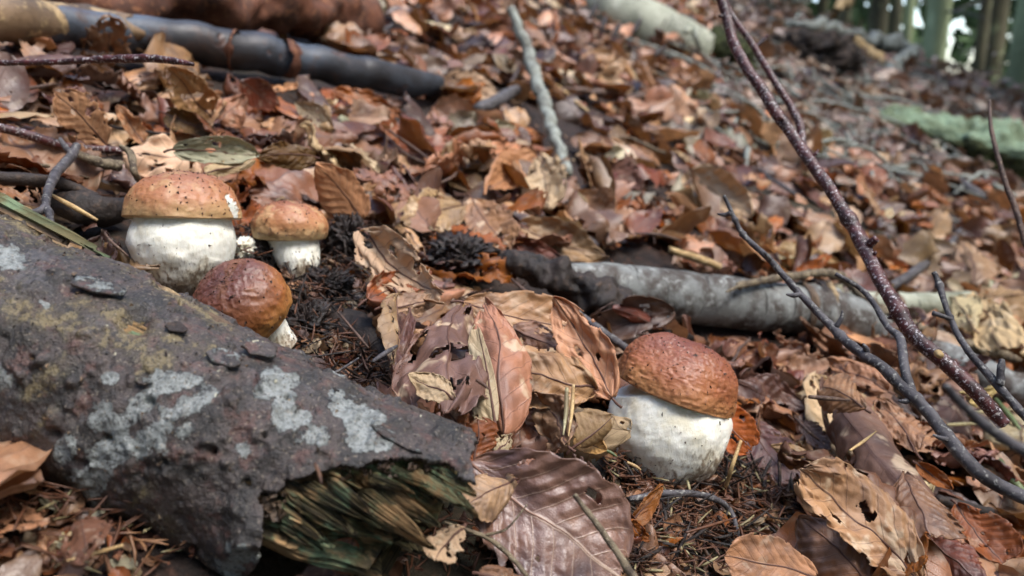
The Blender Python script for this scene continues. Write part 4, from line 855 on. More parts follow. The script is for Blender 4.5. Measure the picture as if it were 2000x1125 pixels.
mushroom((358, 558), None, (358, 422), .005, 218, 86, UPV - .16 * TOW + .01 * RT, [(0, 30), (.12, 56), (.35, 86), (.6, 98), (.8, 92), (1, 80)], 'cap_tan', 'largest left porcini, tan cap chipped white at its right rim, stout white stem', 3,
         amax=91, wr=.0002, nick=[(446, 384, 10), (450, 391, 12), (454, 399, 13), (458, 407, 13), (461, 415, 12), (463, 423, 10)], lobes=.03, flat=.84)
mushroom((590, 530), None, (566, 442), .004, 148, 48, UPV - .10 * TOW + .05 * RT, [(0, 26), (.3, 40), (.6, 47), (1, 49)], 'cap_tan2', 'small ochre capped porcini pushing up beside dark soil crumbs', 5, amax=114, wr=.00025, lobes=.04, flat=.8)
mushroom((538, 668), None, (470, 596), -.010, 194, 82, UPV * .72 + .50 * TOW - .30 * RT, [(0, 36), (.3, 42), (.6, 50), (1, 60)], 'cap_red', 'chestnut brown wrinkled porcini leaning over the edge of the log', 8, amax=112, wr=.00035, lobes=.03, flat=.88, squash=.98)
mushroom((1322, 908), None, (1320, 756), .0, 240, 94, UPV * .94 - .18 * TOW + .34 * RT, [(0, 72), (.15, 94), (.42, 115), (.66, 117), (.85, 108), (1, 94)], 'cap_brown', 'right porcini with a wrinkled red-brown tilted cap on a fat white stem', 12, amax=99, wr=.00045, lobes=.025, flat=.72, wfreq=480, stem_top=(1290, 766))
# broken white stem piece between the two pale capped mushrooms
o = lump('mushroom_fragment', 476, 484, .010, 22, 22, 'stem', 'broken whitish mushroom piece between the two pale capped porcini', 'mushroom', 17, .45, .9)
# ------------------------------------------------------------------ leaves
def leaf_surface(W=.33, wide=.45, tooth=.03, pleat=.05, curl=(.3, .3), fold=.1, bend=.3, bend2=0., twist=.1, side=.05, wrinkle=.02, seed=0, tip=1.0, **_):
    def prof(u):
        a, b = 1.0 * wide * 2, 1.0 * (1 - wide) * 2
        u = np.clip(u, 0, 1); w = (np.maximum(u, 1e-6) ** (.62 * a)) * (np.maximum(1 - u, 1e-6) ** (.72 * b * tip))
        uu = np.linspace(0, 1, 50); m = ((uu ** (.62 * a)) * ((1 - uu) ** (.72 * b * tip))).max(); return w / m
    def f(u, v):
        u, v = np.broadcast_arrays(np.asarray(u, float), np.asarray(v, float)); s = np.abs(v); sg = np.sign(v)
        ph = u * 8 - s * 2.1; fr = ph - np.floor(ph)
        w = W * prof(u) * (1 + tooth * 1.6 * (np.abs(fr - .5) * -2 + .6) * s ** 3 + .10 * fbm(np.stack([u * 3.0, sg * 2 + seed, 0 * u], -1), 3, seed + 1) * s)
        c = np.where(v < 0, curl[0], curl[1]) + 1e-4; c = c * (.5 + .5 * w / W); ang = fold + c * s
        a = w * (np.sin(ang) - math.sin(fold)) / c * sg; h = w * (math.cos(fold) - np.cos(ang)) / c
        h = h + pleat * W * (np.abs(fr - .5) * 2 - .5) * np.minimum(1, s * 2.2) * np.sin(np.pi * np.clip(u, .02, 1)) ** .5
        q = np.stack([u * 3.2, v * 1.6, 0 * u + seed * 3.1], -1)
        h = h + wrinkle * 2.2 * fbm(q, 4, seed + 2) * (.4 + .6 * s); a = a + wrinkle * .8 * fbm(q + 9, 3, seed + 4)
        B = bend + 1e-4; phi = B * u; y = np.sin(phi) / B; z = (1 - np.cos(phi)) / B + bend2 * np.sin(u * 2 * np.pi) * .12
        n = np.stack([0 * u, -np.sin(phi), np.cos(phi)], -1); X = np.stack([1 + 0 * u, 0 * u, 0 * u], -1)
        tw = twist * (u - .5); ct, st = np.cos(tw)[..., None], np.sin(tw)[..., None]
        X2, n2 = X * ct + n * st, n * ct - X * st
        return np.stack([side * (u - u * u) * 2, y, z], -1) + X2 * a[..., None] + n2 * h[..., None]
    p0, p1 = f(np.array(0.), np.array(0.)), f(np.array(1.), np.array(0.)); Y = unit(p1 - p0); X = unit(np.array([1., 0, 0]) - Y * Y[0]); Z = np.cross(X, Y); ch = np.linalg.norm(p1 - p0)
    Rm = np.stack([X, Y, Z])                      # rows
    return lambda u, v: ((f(u, v) - p0) @ Rm.T) / ch
def leaf_data(nu, nv, rag=0.0, holes=0.0, thick=.006, u0=.0, u1=1.0, v0=-1.0, v1=1.0, seed=0, **kw):
    fs = leaf_surface(seed=seed, **kw)
    U, Vv = np.meshgrid(np.linspace(u0 + .0, u1, nu), np.linspace(v0, v1, nv), indexing='ij')
    U = np.clip(U, .004, .996); p = fs(U, Vv)
    f = grid_faces(nu, nv); uv = np.stack([U, Vv * .5 + .5], -1).reshape(-1, 2); pv = p.reshape(-1, 3)
    if rag or holes:
        cu = uv[f].mean(1); q = np.stack([cu[:, 0] * 9, cu[:, 1] * 7, 0 * cu[:, 0] + seed], -1); nz = fbm(q, 4, seed + 20)
        ed = np.maximum(np.abs(cu[:, 1] * 2 - 1), np.maximum((cu[:, 0] - .5) * 2, -(cu[:, 0] - .5) * 2 * .9)) 
        big = fbm(q * .28, 2, seed + 21)
        k = (ed > 1 - rag * (.25 + .8 * nz + .8 * big)) | (fbm(q * .9 + 50, 3, seed + 22) > (.62 - holes * .45) if holes else False)
        if (~k).sum() > 20: f = f[~k]
        used = np.unique(f); mp = np.full(len(pv), -1); mp[used] = np.arange(len(used)); pv, uv, f = pv[used], uv[used], mp[f]
    if not thick: return pv, f, uv
    # give the blade thickness: second skin and a rim
    fn = np.cross(pv[f[:, 1]] - pv[f[:, 0]], pv[f[:, 3]] - pv[f[:, 0]]); vn = np.zeros_like(pv)
    for k in range(4): np.add.at(vn, f[:, k], fn)
    vn = unit(vn); N = len(pv); e = np.vstack([f[:, [0, 1]], f[:, [1, 2]], f[:, [2, 3]], f[:, [3, 0]]])
    key = e[:, 0].astype(np.int64) * N + e[:, 1]; rev = e[:, 1].astype(np.int64) * N + e[:, 0]; be = e[~np.isin(key, rev)]
    V2 = np.vstack([pv + vn * thick / 2, pv - vn * thick / 2])
    # grid order runs u then v: face normal points to -local z with (u,v) so flip
    F = np.vstack([f, f[:, ::-1] + N, np.stack([be[:, 1], be[:, 0], be[:, 0] + N, be[:, 1] + N], -1)])
    return V2, F, np.vstack([uv, uv])
def rib_data(kw, u0, u1, r=.008, stalk=.12, n=46, seg=6, under=.0):
    fs = leaf_surface(**kw); u = np.linspace(u0 + .004, u1 * .96, n); c = fs(u, 0 * u)
    if stalk:
        d0 = unit(c[0] - c[3]); k = 8; t = np.linspace(1, 0, k, endpoint=False)[:, None]
        c = np.vstack([c[0] + d0 * stalk * t + np.array([.25, 0, -.3]) * stalk * t ** 2, c])
    m = len(c); rad = r * np.linspace(1.15, .2, m); t, nn, b = frames(c); th = np.linspace(0, 2 * np.pi, seg, endpoint=False)
    v = c[:, None] + (np.cos(th)[None, :, None] * nn[:, None] + np.sin(th)[None, :, None] * b[:, None]) * rad[:, None, None]
    V = v.reshape(-1, 3); k = len(V); V = np.vstack([V, c[0]]); i = np.arange(seg)
    return V, [grid_faces(m, seg, True), np.stack([np.full(seg, k), (i + 1) % seg, i], -1)]
def orient(base, tip, face, roll):
    base, tip = np.asarray(base), np.asarray(tip); Y = unit(tip - base); mid = (base + tip) / 2
    hint = unit(face * unit(CAM - mid) + (1 - face) * gnormal(mid[0], mid[1]))
    Z = unit(hint - Y * (hint @ Y)); X = np.cross(Y, Z); a = math.radians(roll); X, Z = X * math.cos(a) + Z * math.sin(a), Z * math.cos(a) - X * math.sin(a)
    return np.stack([X, Y, Z], 1)
STY = dict(
    flat=dict(curl=(.25, .2), fold=.06, bend=.15, wrinkle=.018, pleat=.05, tooth=.02),
    cup=dict(curl=(.9, .7), fold=.15, bend=.4, wrinkle=.03, pleat=.06, tooth=.03),
    arch=dict(curl=(-.7, -.6), fold=-.12, bend=-.5, wrinkle=.03, pleat=.06, tooth=.03),
    vee=dict(curl=(.2, .2), fold=-.5, bend=-.2, wrinkle=.02, pleat=.07, tooth=.03),
    roll=dict(curl=(-2.3, -2.1), fold=-.1, bend=-.2, wrinkle=.025, pleat=.03, tooth=.02),
    rib=dict(curl=(-.5, -.4), fold=-.2, bend=-.5, wrinkle=.03, pleat=.06, tooth=.05),
    crum=dict(curl=(1.1, -.6), fold=.2, bend=.6, twist=.7, wrinkle=.07, pleat=.08, tooth=.05),
    wave=dict(curl=(.5, -.5), fold=.0, bend=.3, bend2=.5, twist=.4, wrinkle=.045, pleat=.06, tooth=.04))
C = dict(fire=(.50, .13, .02), bright=(.66, .36, .21), plum=(.15, .08, .055), umber=(.19, .105, .075), tan=(.42, .26, .15), peach=(.50, .27, .15), cream=(.60, .46, .29), purple=(.12, .055, .038), mauve=(.25, .135, .095), brown=(.23, .115, .065), red=(.16, .042, .022), orange=(.36, .12, .028),
         grey=(.42, .39, .27), dark=(.075, .042, .032), pink=(.40, .21, .12), olive=(.14, .075, .025), yellow=(.62, .44, .19), rust=(.26, .085, .03))
C = {k: tuple(np.clip(np.mean(v) + (np.array(v) - np.mean(v)) * 1.16, .01, 1)) for k, v in C.items()}
HERO = []
def hero(label, b, t, w, style, col, mat, face=.6, roll=0, stalk=.1, nu=64, nv=40, group=None, name='beech_leaf', **over):
    q = [P(x, y, l[1]) if isinstance(l, tuple) else at(x, y, l) for x, y, l in (b, t)]
    L_ = np.linalg.norm(q[1] - q[0]); mid = depth((q[0] + q[1]) / 2)
    kw = dict(STY[style]); ex = {k: over.pop(k) for k in ('rag', 'holes', 'u0', 'u1', 'v0', 'v1') if k in over}
    kw['wrinkle'] *= 1.3; kw['curl'] = tuple(c_ * rng.uniform(.8, 1.5) for c_ in kw['curl']); kw['twist'] = rng.uniform(-.5, .5); ex.setdefault('rag', float(rng.choice([.08, .16, .28]))); ex.setdefault('holes', float(rng.choice([0, 0, .25])))
    kw.update(over); kw.setdefault('W', min(w * mid / FPX / 2 / L_, 1.2)); kw['seed'] = len(HERO) + 101 if 'seed' not in over else over['seed']
    v, f, uv = leaf_data(nu, nv, thick=.00028 / L_, **ex, **kw)
    me = mesh(name, v, f, [M[mat]], uv=uv); o = link(name, me)
    Rm = orient(q[0], q[1], face, roll); o.matrix_world = Matrix([[*(Rm[i] * L_), q[0][i]] for i in range(3)] + [[0, 0, 0, 1]])
    c = np.array(C[col]) * rng.uniform(.84, 1.0, 3); o.color = (*c, 1); tag(o, label, 'leaf', group)
    if ex.get('v0', -1) < 0 < ex.get('v1', 1):
        rv, rf = rib_data(kw, ex.get('u0', 0), ex.get('u1', 1), r=.00065 / L_, stalk=stalk)
        r_ = link('midrib', mesh('midrib', rv, rf, [M['midrib_light'] if mat == 'light_vein' else M['midrib']]), parent=o)
    HERO.append((b[0], b[1], t[0], t[1])); return o
M['midrib'] = plain('leaf_midrib', (.13, .06, .04, 1)); M['midrib_light'] = plain('leaf_midrib_brown', (.22, .11, .075, 1))
# the pile in the middle
hero('large purple-brown torn leaf with cream spots on the front of the leaf pile', (905, 590, .050), (862, 828, .058), 205, 'arch', 'umber', 'spot', .8, -6, rag=.35, wide=.5, tip=.6, bend=-.35)
hero('upright half folded cream leaf standing against the front of the leaf pile', (968, 838, .052), (932, 634, .072), 112, 'vee', 'cream', 'cream', .9, 18, stalk=.0, v0=-1, v1=.22, wrinkle=.02, fold=-.1)
hero('greyish brown leaf right behind the upright cream half leaf', (985, 850, .045), (945, 590, .062), 150, 'arch', 'pink', 'spot', .85, 0, wide=.5)
hero('wavy tan leaf with a shaded brown right side in the middle of the pile', (1165, 760, .045), (972, 722, .05), 150, 'wave', 'peach', 'dry', .75, 0, rag=.15, wide=.5, tip=.7)
hero('bright peach long leaf with pointed tip leaning towards the right mushroom', (1196, 778, .046), (1080, 578, .075), 104, 'cup', 'bright', 'smooth', .9, 8, curl=(.55, .5), tip=.9)
hero('flat light brown leaf roofing the top of the leaf pile', (905, 590, .052), (1150, 640, .052), 110, 'flat', 'peach', 'dry', .55, 0, wide=.5, tip=.6)
hero('dark striped leaf tucked under the peach leaf', (1000, 640, .05), (1110, 690, .05), 80, 'rib', 'brown', 'wet', .7, 0)
hero('mouldy greenish cream leaf strip with holes slanting to the leaf pile', (712, 452, .045), (870, 582, .055), 58, 'cup', 'cream', 'cream', .85, -15, holes=.55, rag=.25, W=.17, pleat=.1)
hero('russet leaf under the mouldy cream strip', (715, 585, .035), (838, 535, .04), 80, 'wave', 'rust', 'spot', .8, 0)
hero('tan leaf with a scorched edge below the mouldy cream strip', (745, 600, .045), (858, 580, .05), 60, 'arch', 'tan', 'dry', .7, 0, rag=.2)
hero('narrow curled orange-brown leaf hanging at the left side of the pile', (775, 575, .055), (772, 715, .05), 95, 'roll', 'tan', 'dry', .8, 70, curl=(-1.3, -1.5))
hero('purple-brown curled leaf behind the left side of the pile', (800, 610, .045), (775, 735, .04), 70, 'cup', 'purple', 'wet', .8, 20)
hero('ragged cream leaf corner jutting out at the lower left of the pile', (892, 785, .06), (796, 732, .062), 66, 'wave', 'cream', 'cream', .85, 0, rag=.35, stalk=.25)
hero('orange-brown leaf under the ragged cream corner', (860, 780, .05), (912, 850, .05), 70, 'arch', 'rust', 'dry', .85, 0)
hero('curled brown leaf arching over a dark hollow left of the right mushroom', (1110, 872, .040), (1040, 762, .045), 105, 'crum', 'tan', 'dry', .8, 20, curl=(-1.2, .4))
hero('curled leaf showing its orange-yellow inside beside the right mushroom stem', (1128, 868, .038), (1198, 812, .05), 110, 'roll', 'tan', 'amber', .75, -20, curl=(-.6, -1.9), stalk=.3)
hero('yellow-brown inner leaf beneath the curled leaf by the mushroom stem', (1125, 850, .03), (1185, 880, .035), 60, 'cup', 'yellow', 'amber', .8, 0)
hero('fan shaped rusty leaf with cream tip standing behind the big purple leaf', (925, 905, .045), (935, 815, .058), 95, 'rib', 'rust', 'dry', .95, 0, wide=.6, tip=.5, rag=.2)
hero('small cream torn leaf tip right of the fan shaped leaf', (965, 890, .045), (1000, 848, .05), 46, 'wave', 'cream', 'cream', .9, 0, rag=.4)
hero('biggest purple-brown leaf with pale side veins in the lower centre', (918, 902, .046), (1215, 1130, .034), 268, 'flat', 'umber', 'light_vein', .6, -8, wide=.52, tip=.55, nu=120, nv=80, stalk=.04, pleat=.045, rag=.06, tooth=.05, wrinkle=.03, bend=-.35, holes=.10)
hero('tan left lobe of a leaf beside the log end', (1010, 935, .044), (915, 985, .044), 110, 'arch', 'tan', 'wet', .7, 0, wide=.55, tip=.5)
hero('cream scrap of leaf with torn lower edge below the log end', (905, 1030, .046), (850, 1095, .044), 84, 'wave', 'cream', 'cream', .85, 0, rag=.45, wide=.5, tip=.5)
hero('orange curled leaf strip between the big leaf and the humus', (1225, 1030, .022), (1295, 945, .035), 46, 'cup', 'orange', 'amber', .8, -30)
hero('small orange leaf curl below the orange strip', (1220, 1020, .03), (1268, 1055, .02), 36, 'crum', 'orange', 'amber', .8, 0)
hero('narrow brown leaf edge lying along the log towards the big leaf', (920, 908, .045), (800, 846, .045), 28, 'cup', 'brown', 'wet', .8, 30)
hero('brown leaf cut by the lower picture edge beside the cream scrap', (935, 1120, .03), (1040, 1150, .03), 60, 'arch', 'brown', 'dry', .7, 0)
hero('rusty leaf in the dark under the splintered log end', (655, 1118, .02), (690, 1050, .03), 80, 'flat', 'rust', 'wet', .7, 0)
hero('dim purple leaf in the dark below the log', (590, 1125, .015), (690, 1120, .015), 70, 'flat', 'purple', 'wet', .7, 0)
# right of the mushroom
hero('deep orange leaf hanging from under the right mushroom cap', (1388, 782, ('d', .412)), (1472, 880, ('d', .400)), 80, 'flat', 'fire', 'smooth', .9, 0, wide=.5, tip=.6, curl=(.3, .3))
hero('large plum coloured leaf right of the mushroom base', (1445, 820, .014), (1560, 940, .012), 110, 'flat', 'purple', 'wet', .7, 10, wide=.5, tip=.6)
hero('plum brown leaf behind the right mushroom cap', (1430, 745, .018), (1585, 800, .018), 110, 'wave', 'purple', 'wet', .6, 0)
hero('grey-purple leaf in the hollow under the grey branch', (1380, 700, .012), (1500, 690, .012), 90, 'flat', 'purple', 'wet', .6, 0)
hero('small mottled grey-brown ribbed leaf left of the rolled leaf', (1602, 908, .02), (1504, 872, .022), 44, 'rib', 'tan', 'dry', .8, 0, stalk=.0)
hero('small plum leaf touching the rolled leaf', (1565, 825, .02), (1622, 880, .02), 46, 'flat', 'purple', 'wet', .8, 0, rag=.3)
hero('big rolled leaf like a brown tube in the lower right', (1612, 748, .045), (1782, 972, .048), 310, 'roll', 'umber', 'spot', .85, 0, wide=.5, tip=.35, curl=(-2.9, -2.6), W=.50, nu=90, nv=70, rag=.08, wrinkle=.04, pleat=.05)
hero('tan torn flap at the top of the rolled leaf tube', (1690, 800, .062), (1600, 752, .055), 95, 'arch', 'peach', 'dry', .8, 0, rag=.3, wide=.6, tip=.4)
hero('brown leaf with a purple sheen flaring from the lower end of the rolled leaf', (1765, 925, .052), (1820, 1052, .045), 150, 'arch', 'brown', 'wet', .8, 0, wide=.65, tip=.35, tooth=.14, curl=(-.9, -.9))
hero('reddish torn leaf standing behind the rolled leaf', (1790, 885, .045), (1712, 778, .052), 80, 'wave', 'pink', 'dry', .8, 0, rag=.35, tooth=.1)
hero('orange leaf edge along the right side of the rolled leaf', (1790, 905, .045), (1862, 955, .045), 46, 'cup', 'orange', 'amber', .8, 0)
hero('orange-brown hanging tip beneath the flared leaf', (1812, 1030, .045), (1785, 1118, .04), 60, 'crum', 'orange', 'amber', .9, 0)
hero('large crumpled cream-brown leaf curling in the lower right', (1800, 1140, .034), (1560, 915, .058), 190, 'crum', 'peach', 'spot', .85, -10, nu=110, nv=70, wrinkle=.05, curl=(.7, -.9), wide=.5, rag=.12, tip=.7)
hero('dark russet leaf underneath the crumpled cream-brown leaf', (1700, 1150, .025), (1560, 1010, .03), 150, 'rib', 'brown', 'wet', .75, 0, wide=.5)
hero('flat orange-tan leaf cut by the lower picture edge', (1600, 1130, .028), (1415, 1085, .032), 120, 'flat', 'peach', 'dry', .7, 0, wide=.5, tip=.6)
hero('orange brown leaf with pale ragged edge in the bottom right corner', (1868, 985, .042), (1965, 1105, .036), 120, 'cup', 'rust', 'dry', .85, 15, rag=.12, wide=.55, tip=.5)
hero('red-brown smooth leaf below the flared leaf', (1815, 1050, .03), (1925, 1150, .03), 110, 'arch', 'red', 'wet', .8, 0)
hero('ochre scrap of leaf beside the red stem foot', (1885, 775, .05), (1955, 768, .05), 44, 'crum', 'yellow', 'dry', .9, 0, rag=.3)
hero('bright cream strongly ribbed leaf behind the forked twig', (1908, 575, .045), (1962, 690, .05), 100, 'rib', 'cream', 'cream', .9, -10, wide=.55, tip=.5, pleat=.16, nu=90)
hero('left cream half of the ribbed leaf behind the forked twig', (1900, 640, .045), (1855, 578, .046), 70, 'rib', 'cream', 'cream', .9, 10, wide=.5, tip=.6)
hero('wide tan leaf at the right edge behind the ribbed one', (1890, 600, .03), (2050, 585, .035), 110, 'arch', 'tan', 'dry', .7, 0, wide=.5)
hero('tan leaf with a yellow-green tip at the right', (1905, 560, .025), (1868, 466, .05), 90, 'rib', 'tan', 'dry', .9, 0, wide=.45)
hero('pinkish leaf lying between the grey twig and the rolled leaf', (1735, 765, .04), (1615, 700, .04), 70, 'wave', 'pink', 'dry', .7, 0)
hero('glossy maroon curled leaf below the grey branch', (1292, 640, .03), (1196, 600, .035), 44, 'roll', 'red', 'wet', .8, 20, curl=(-1.2, -1.4))
hero('dark leaf lump tucked between buried bark and grey branch', (1130, 560, .02), (1180, 600, .022), 40, 'crum', 'red', 'wet', .8, 0)
# behind the mushrooms
hero('smooth peach leaf standing upright behind the small mushroom', (708, 430, .02), (616, 320, .062), 100, 'flat', 'bright', 'smooth', .8, 12, wide=.4, curl=(-.3, -.4))
hero('dark olive-brown leaf arching over the gap between two mushrooms', (618, 308, .055), (500, 308, .055), 56, 'arch', 'olive', 'amber', .8, 0, curl=(-.4, -.5))
hero('pale green-cream leaf arching behind the large mushroom', (338, 292, .05), (508, 305, .05), 68, 'cup', 'grey', 'cream', .7, 0, bend=-.9)
hero('curled cream leaf rim just above the large mushroom cap', (400, 338, .045), (500, 312, .05), 34, 'arch', 'cream', 'cream', .8, 0)
hero('big peach leaf leaning upright near the left edge', (208, 284, .03), (100, 176, .064), 100, 'flat', 'bright', 'smooth', .8, 0, wide=.5)
hero('grey-mauve leaf behind the big peach leaf on the left', (190, 220, .03), (130, 175, .05), 60, 'wave', 'mauve', 'dry', .9, 0)
hero('folded tan and orange leaf rising below the wet branch', (412, 228, .03), (320, 128, .07), 96, 'cup', 'peach', 'smooth', .85, 10)
hero('dark amber leaf at the foot of the folded tan leaf', (320, 220, .03), (425, 262, .03), 70, 'cup', 'olive', 'amber', .85, 0)
hero('narrow tan leaf leaning left of the folded leaf', (282, 282, .02), (228, 205, .045), 46, 'cup', 'peach', 'dry', .9, 0)
hero('cream-mauve leaf scrap right of the folded tan leaf', (430, 235, .03), (480, 185, .05), 60, 'wave', 'pink', 'dry', .9, 0)
hero('smooth red-brown leaf right of the folded tan leaf', (475, 160, .05), (548, 210, .03), 60, 'flat', 'red', 'dry', .9, 0)
hero('pale grey-green leaf among brown ones right of centre left', (645, 255, .02), (575, 200, .035), 56, 'cup', 'grey', 'cream', .85, 0)
hero('long rust coloured curled leaf under the tip of the wet branch', (650, 175, .02), (805, 228, .02), 60, 'cup', 'orange', 'dry', .6, 0)
hero('brown-pink leaf with twisted edge right of the upright peach leaf', (700, 375, .02), (842, 372, .02), 70, 'wave', 'pink', 'dry', .7, 0)
hero('cream-yellow leaf lying at the end of the wet branch', (868, 152, .03), (980, 192, .03), 74, 'flat', 'cream', 'cream', .7, 0)
hero('pale green small leaf near the broken stick', (945, 250, .02), (1008, 248, .02), 44, 'cup', 'grey', 'cream', .8, 0)
hero('salmon leaf arched like a roof left of the lichen stick', (912, 298, .02), (1014, 280, .028), 60, 'arch', 'bright', 'smooth', .7, 0)
hero('pink-brown broad leaf in front of the broken stick', (860, 330, .01), (850, 215, .03), 100, 'wave', 'pink', 'dry', .8, 0)
hero('triangular orange-brown leaf left of the crumpled cream leaf', (1050, 305, .045), (945, 378, .03), 100, 'flat', 'peach', 'smooth', .9, 0, wide=.35)
hero('crumpled cream leaf at the foot of the lichen stick', (1062, 302, .055), (1075, 402, .03), 100, 'crum', 'cream', 'cream', .9, 0, wrinkle=.08, wide=.5, tip=.6)
hero('large grey-brown flat leaf above the soil crumbs', (905, 400, .022), (775, 435, .022), 100, 'flat', 'tan', 'spot', .7, 0, wide=.5)
hero('broad mauve-tan leaf above the dark branch end', (920, 385, .022), (1000, 488, .02), 110, 'flat', 'pink', 'spot', .8, 0, wide=.5, tip=.6)
hero('tan leaf with folded edge above the grey branch', (1010, 440, .02), (1190, 500, .022), 100, 'cup', 'tan', 'dry', .6, 0, wide=.5)
hero('reddish underside leaf beneath the folded tan leaf', (998, 470, .018), (1105, 505, .02), 46, 'cup', 'red', 'dry', .8, 0)
hero('tan leaf with pale rim near the crumpled cream leaf', (1120, 380, .02), (1195, 420, .025), 90, 'cup', 'tan', 'dry', .8, 0, wide=.6, tip=.5)
hero('large pale yellow leaf beyond the grey twig tip', (1340, 335, .03), (1470, 420, .03), 120, 'cup', 'cream', 'cream', .8, 0, wide=.5)
hero('mauve flat leaf lying left of the grey twig tip', (1165, 320, .02), (1260, 370, .02), 80, 'flat', 'mauve', 'dry', .7, 0)
hero('dull violet leaf before the big pale yellow leaf', (1380, 430, .015), (1450, 480, .02), 90, 'arch', 'mauve', 'dry', .7, 0)
hero('amber shining leaf behind the knobbly spruce twig', (1560, 540, .035), (1625, 500, .045), 50, 'cup', 'orange', 'amber', .9, 0)
hero('round tan leaf facing the viewer right of the red stem', (1700, 400, .02), (1690, 345, .04), 60, 'cup', 'peach', 'amber', .95, 0, wide=.5)
hero('flat beige leaf pair end above the grey branch', (1520, 490, .02), (1640, 510, .02), 60, 'flat', 'tan', 'cream', .6, 0)
# ------------------------------------------------------------------ leaf litter
mods = ['flat', 'cup', 'arch', 'vee', 'roll', 'rib', 'crum', 'wave']
def var(seed, nu, nv, thick):
    r = random.Random(seed); kw = dict(STY[mods[seed % 8]]); sc = r.uniform(.7, 1.5)
    kw['curl'] = tuple(c * sc * r.uniform(.6, 1.3) for c in kw['curl']); kw['bend'] *= r.uniform(.5, 1.6); kw['wrinkle'] *= r.uniform(1.2, 2.8)
    kw.update(W=r.uniform(.26, .42), wide=r.uniform(.4, .56), tip=r.uniform(.55, 1.0), twist=r.uniform(-.6, .6), side=r.uniform(-.15, .15), seed=seed * 7 + 1)
    return leaf_data(nu, nv, rag=r.choice([.05, .2, .4, .6]) if nu > 12 else r.choice([.1, .3, .5]), holes=r.choice([0, .2, .4, .6]) if nu > 12 else 0, thick=thick, **kw)
VAR = [mesh('beech_leaf', *(lambda d: (d[0], d[1]))(dd := var(s, 34, 22, .005)), [], uv=dd[2]) for s in range(26)]
LOW = [var(s, 12, 8, 0) for s in range(40, 56)]; LOWER = [var(s, 7, 5, 0) for s in range(60, 76)]
MATS = ['dry', 'wet', 'spot', 'cream', 'amber', 'dry']
pal = [('tan', 17, 'dry'), ('peach', 15, 'dry'), ('pink', 14, 'dry'), ('brown', 15, 'wet'), ('mauve', 8, 'wet'), ('purple', 8, 'wet'), ('red', 5, 'wet'), ('rust', 11, 'amber'), ('orange', 6, 'amber'), ('cream', 7, 'cream'), ('grey', 2, 'cream'), ('dark', 7, 'dry')]
pw = np.array([p[1] for p in pal], float); pw /= pw.sum()
logdir = A1 - A0
keep_px = [(352, 500, 120, 70), (590, 500, 70, 50), (1315, 850, 175, 110), (500, 620, 90, 60)]   # nothing may stand in front of the mushrooms
def ok_place(p, size):
    x, y, dd = project(p); 
    for cx, cy, rx, ry in keep_px:
        if abs(x - cx) < rx and cy - ry * .6 < y < cy + ry * 1.6 and dd < .47: return False
    t = np.clip((p - A0) @ logdir / (logdir @ logdir), 0, 1); dv = (p - A0 - t * logdir)
    if np.hypot(dv[0], dv[1]) < LR + size * .25: return False
    if 1200 < x < 1560 and 880 < y < 1100 and dd < .45: return random.random() < .06      # needle humus below the mushroom
    if 560 < x < 775 and 440 < y < 800: return False
    if abs(x - 420) < 140 and y > 1000 and dd < .34: return False
    if 225 < x < 740 and 380 < y < 790 and dd < .50: return False
    if x < 900 and dd < .95 and -40 < y - np.interp(x, [0, 480, 860], [35, 100, 163]) < 75: return size < .022
    if dd < 1.2 and 20 < y < 350 and abs(x - np.interp(y, [20, 135, 225, 340], [1000, 1045, 1072, 1108])) < 50: return size < .022
    if dd < .36 and 1340 < x < 2000 and y > 860: return size < .026
    if dd < .7 and 1640 < x < 1930 and 560 < y < 640: return size < .02
    if dd < .25 and size > .035: return False
    if 1090 < x < 1740 and 515 < y < 665 and dd < .70: return False
    if 940 < x < 1310 and 480 < y < 640 and dd < .75: return False
    if x < 260 and 300 < y < 450: return random.random() < .3
    if 640 < x < 830 and 700 < y < 860: return random.random() < .3
    return True
cand = []
def sample(n, dmin, dmax, lo, hi):
    for _ in range(n):
        dd = math.sqrt(random.uniform(dmin ** 2, dmax ** 2)); t = random.uniform(-.80, .80); x, y = dd * t, dd * math.sqrt(max(1e-3, 1 - (t * .3) ** 2))
        z = float(H(x, y)) + random.uniform(lo, hi); size = random.choice([random.uniform(.045, .08), random.uniform(.03, .055), random.uniform(.018, .035), random.uniform(.045, .075)]) 
        cand.append((x, y, z, size))
sample(1500, .17, 1.0, .0, .016); sample(2600, 1.0, 2.0, .0, .03); sample(5000, 2.0, 4.0, .0, .04); sample(6500, 4.0, 8.0, .0, .06)
sample(400, .17, .8, -.002, .010)
items = []
for x, y, z, s in cand:
    p = np.array([x, y, z]); px, py, dd = project(p)
    if dd < .14 or px < -260 or px > 2260 or py < -140 or py > 1360: continue
    if dd < 1.1 and not ok_place(p, s): continue
    items.append((s / dd * (1 if (0 < px < 2000 and 0 < py < 1125) else .0001), x, y, z, s, px, py, dd))
items.sort(reverse=True)
NI = 300 - len(HERO)
